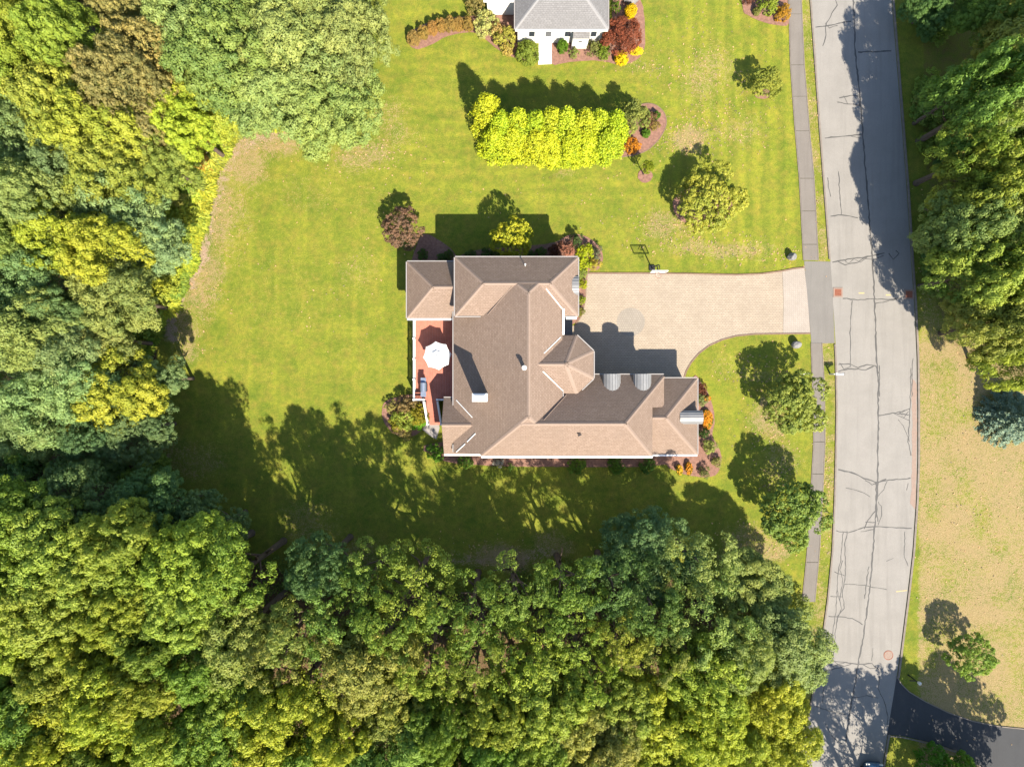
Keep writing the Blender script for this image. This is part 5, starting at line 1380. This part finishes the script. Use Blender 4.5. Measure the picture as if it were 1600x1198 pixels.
def mailbox():
    r = tag(empty('mailbox', (*G(1297, 584.5), 0)), 'black mailbox on a white post at the kerb', 'mailbox')
    bm = bmesh.new(); box(bm, (0, 0, .6), (.12, .12, 1.2)); box(bm, (0, 0, 1.22), (.16, .16, .05)); from_bm('post', bm, M['white'], r)
    bm = bmesh.new(); bar(bm, (-.15, 0, 1.0), (.5, 0, 1.0), .1, .1); bar(bm, (.05, 0, .7), (.4, 0, .96), .07, .07); from_bm('arm', bm, M['white'], r)
    bm = bmesh.new(); n = 10; rows = []
    for s_ in (.06, .62):
        rows.append([bm.verts.new((s_, -.1, 1.05))] + [bm.verts.new((s_, -.1 * math.cos(math.pi * k / n), 1.17 + .1 * math.sin(math.pi * k / n))) for k in range(n + 1)] + [bm.verts.new((s_, .1, 1.05))])
    for k in range(len(rows[0])): bm.faces.new((rows[0][k], rows[0][(k + 1) % len(rows[0])], rows[1][(k + 1) % len(rows[0])], rows[1][k]))
    for rw in rows: bm.faces.new(rw)
    bx_ = from_bm('box', bm, M['wpaint'], r)
    bm = bmesh.new(); box(bm, (.635, 0, 1.16), (.03, .2, .22)); from_bm('door', bm, M['black'], bx_)
    bm = bmesh.new(); box(bm, (.3, .115, 1.28), (.03, .015, .2)); from_bm('flag', bm, M['rust'], bx_)
mailbox()
def lamp_post():
    r = tag(empty('lamp_post', (*G(1419, 1054), 0)), 'black lamp post with a white lantern at the side driveway', 'lamp post')
    bm = bmesh.new(); tube(bm, [(0, 0, 0), (0, 0, .3), (0, 0, 1.5)], [.08, .05, .045], 10); from_bm('post', bm, M['black'], r)
    bm = bmesh.new(); box(bm, (0, 0, 1.62), (.17, .17, .24)); l_ = from_bm('lantern', bm, M['wpaint'], r)
    bm = bmesh.new(); tube(bm, [(0, 0, 1.74), (0, 0, 1.86)], [.15, .02], 8); from_bm('lantern_roof', bm, M['wpaint'], l_)
    bm = bmesh.new(); box(bm, (-.3, .02, 1.2), (.5, .04, .18)); from_bm('name_board', bm, M['black'], r)
lamp_post()

def car():
    cx, cy = G(1358, 1224); r = tag(empty('car', (cx, cy, .012), -.06), 'dark blue car parked on the shaded road', 'car')
    # lofted body: stations along y (front at +y), half-widths and heights
    st = [(-2.2, .62, .30, .62), (-2.1, .80, .24, .82), (-1.6, .88, .2, .92), (-.6, .9, .2, .93), (.6, .9, .2, .92), (1.4, .87, .2, .84), (1.95, .78, .24, .72), (2.18, .58, .32, .58)]
    bm = bmesh.new(); rings = []
    for y, w, z0, z1 in st:
        rings.append([bm.verts.new(v) for v in ((-w, y, z0), (-w * 1.02, y, (z0 + z1) / 2), (-w * .95, y, z1 - .06), (-w * .8, y, z1), (0, y, z1 + .03), (w * .8, y, z1), (w * .95, y, z1 - .06), (w * 1.02, y, (z0 + z1) / 2), (w, y, z0))])
    for a, b in zip(rings[:-1], rings[1:]):
        for k in range(9): bm.faces.new((a[k], a[(k + 1) % 9], b[(k + 1) % 9], b[k]))
    bm.faces.new(rings[0]); bm.faces.new(rings[-1])
    body = from_bm('body', bm, M['car'], r, True)
    bm = bmesh.new(); rings = []
    for y, w, z in ((-1.75, .74, .93), (-1.25, .66, 1.3), (-.6, .64, 1.42), (.1, .64, 1.42), (.5, .66, 1.32), (1.15, .76, .92)):
        rings.append([bm.verts.new(v) for v in ((-w - (1.42 - z) * .0 - .1, y, .9), (-w, y, z - .02), (0, y, z + .03), (w, y, z - .02), (w + .1, y, .9))])
    for a, b in zip(rings[:-1], rings[1:]):
        for k in range(4): bm.faces.new((a[k], a[k + 1], b[k + 1], b[k]))
    cab = from_bm('cabin_glass', bm, M['glass'], r, True)
    bm = bmesh.new(); vs = [[bm.verts.new(v) for v in ((-w, y, z), (0, y, z + .05), (w, y, z))] for y, w, z in ((-1.15, .62, 1.34), (-.6, .62, 1.43), (.1, .62, 1.43), (.42, .62, 1.36))]
    for a, b in zip(vs[:-1], vs[1:]):
        for k in range(2): bm.faces.new((a[k], a[k + 1], b[k + 1], b[k]))
    from_bm('roof', bm, M['car'], r, True)
    for sx in (-1, 1):
        for y in (-1.35, 1.35):
            bm = bmesh.new(); tube(bm, [(sx * .72, y, .32), (sx * .9, y, .32)], .32, 18); wh = from_bm('wheel', bm, M['rubber'], r)
            bm = bmesh.new(); tube(bm, [(sx * .895, y, .32), (sx * .915, y, .32)], .2, 14); from_bm('rim', bm, M['steel'], wh)
        bm = bmesh.new(); box(bm, (sx * .58, 2.06, .62), (.3, .14, .12)); from_bm('headlight', bm, M['wpaint'], r)
        bm = bmesh.new(); box(bm, (sx * .98, .75, .98), (.16, .1, .12)); from_bm('mirror', bm, M['car'], r)
        bm = bmesh.new(); box(bm, (sx * .6, -2.12, .72), (.3, .08, .12)); from_bm('tail_light', bm, M['rust'], r)
car()
